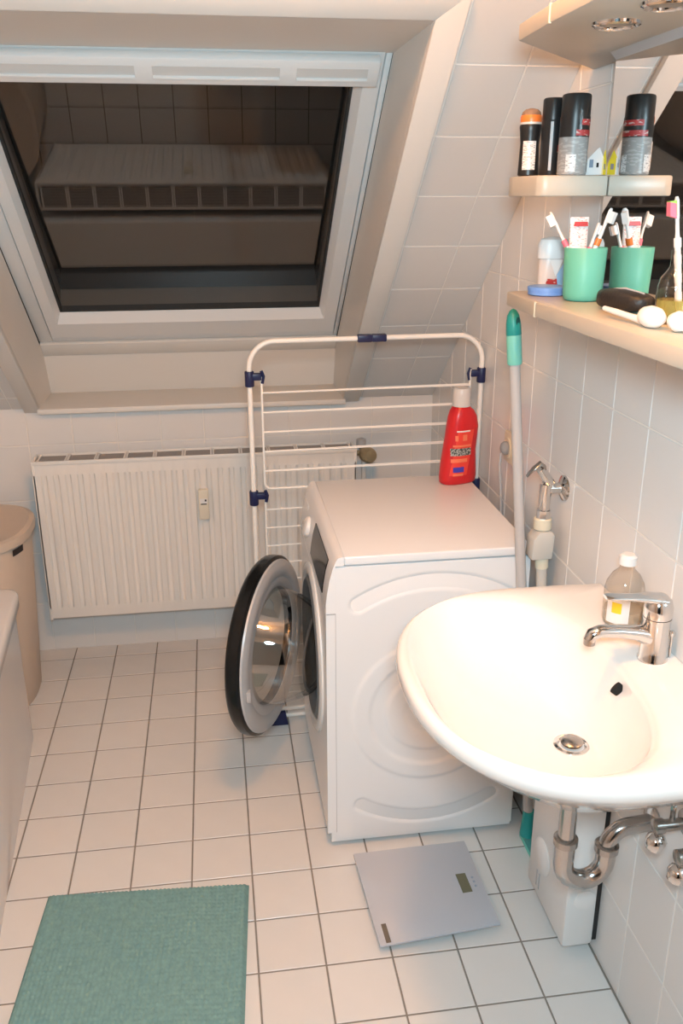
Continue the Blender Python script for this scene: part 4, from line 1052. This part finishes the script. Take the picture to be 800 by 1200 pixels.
# plan outline: right side runs slightly askew
TZT = .515
def tub_out(inset, zpush=0):
    a = V((-.048 - inset, -.470 - inset, 0)); b = V((.085 - inset, -2.05 + inset, 0)); c_ = V((XL + .004 + inset * .2, -2.05 + inset, 0)); d_ = V((XL + .004 + inset * .2, -.470 - inset, 0))
    pts = []; r = .045
    def corner(p, p0, p1):
        u = (p0 - p).normalized(); v = (p1 - p).normalized()
        for k in range(7):
            t = k / 6; pts.append(p + u * r * (1 - t) ** 2 + v * r * t ** 2)
    corner(a, d_, b); corner(b, a, c_); corner(c_, b, d_); corner(d_, c_, a)
    return pts
def lift(pts, z): return [V((p.x, p.y, z)) for p in pts]
m_ = MB(); m_.rings([lift(tub_out(.012), 0), lift(tub_out(.012), .480)]); m_.build('side_panel', acryl, tb, smooth=30)
inner = lambda e, z: lift(tub_out(e), z)
m_ = MB(); m_.rings([inner(.004, .468), inner(0, .472), inner(-.001, .505), inner(.003, .513), inner(.010, TZT), inner(.07, TZT), inner(.085, .508), inner(.10, .46), inner(.14, .20), inner(.20, .13)], False, True); m_.build('rim', acryl, tb, smooth=50)

# ------------------------------------------------------------------ laundry hamper
lh = thing('laundry_hamper', 'beige plastic laundry hamper with lid between bathtub and radiator', 'hamper', (-.275, -.19, 0))
def ell(k, z, n=44, p_=2.6): 
    out = []
    for q in range(n):
        a = 2 * PI * q / n; c_, s_ = math.cos(a), math.sin(a)
        out.append(V((-.280 + .226 * k * math.copysign(abs(c_) ** (2 / p_), c_), -.212 + .222 * k * math.copysign(abs(s_) ** (2 / p_), s_), z)))
    return out
m_ = MB(); m_.rings([ell(.83, 0), ell(.85, .01), ell(.99, .600), ell(.985, .602)], True, True); hbody = m_.build('body', beige, lh, smooth=40)
m_ = MB(); m_.rings([ell(1.0, .598), ell(1.05, .602), ell(1.06, .618), ell(1.045, .629), ell(.98, .634), ell(.94, .630), ell(.5, .633)], True, True); m_.build('lid', beige, lh, smooth=40)
hz = []
m_ = MB()
e0, e1 = ell(.9835, .570), ell(.9885, .592)
m_.rings([[p + (p - V((-.280, -.212, p.z))).normalized() * .004 for p in e0[40:43]], [p + (p - V((-.280, -.212, p.z))).normalized() * .004 for p in e1[40:43]]], False, False, closed=False)
m_.build('handle_slot', mat('slot_dark', (.03, .02, .018), .8), hbody)
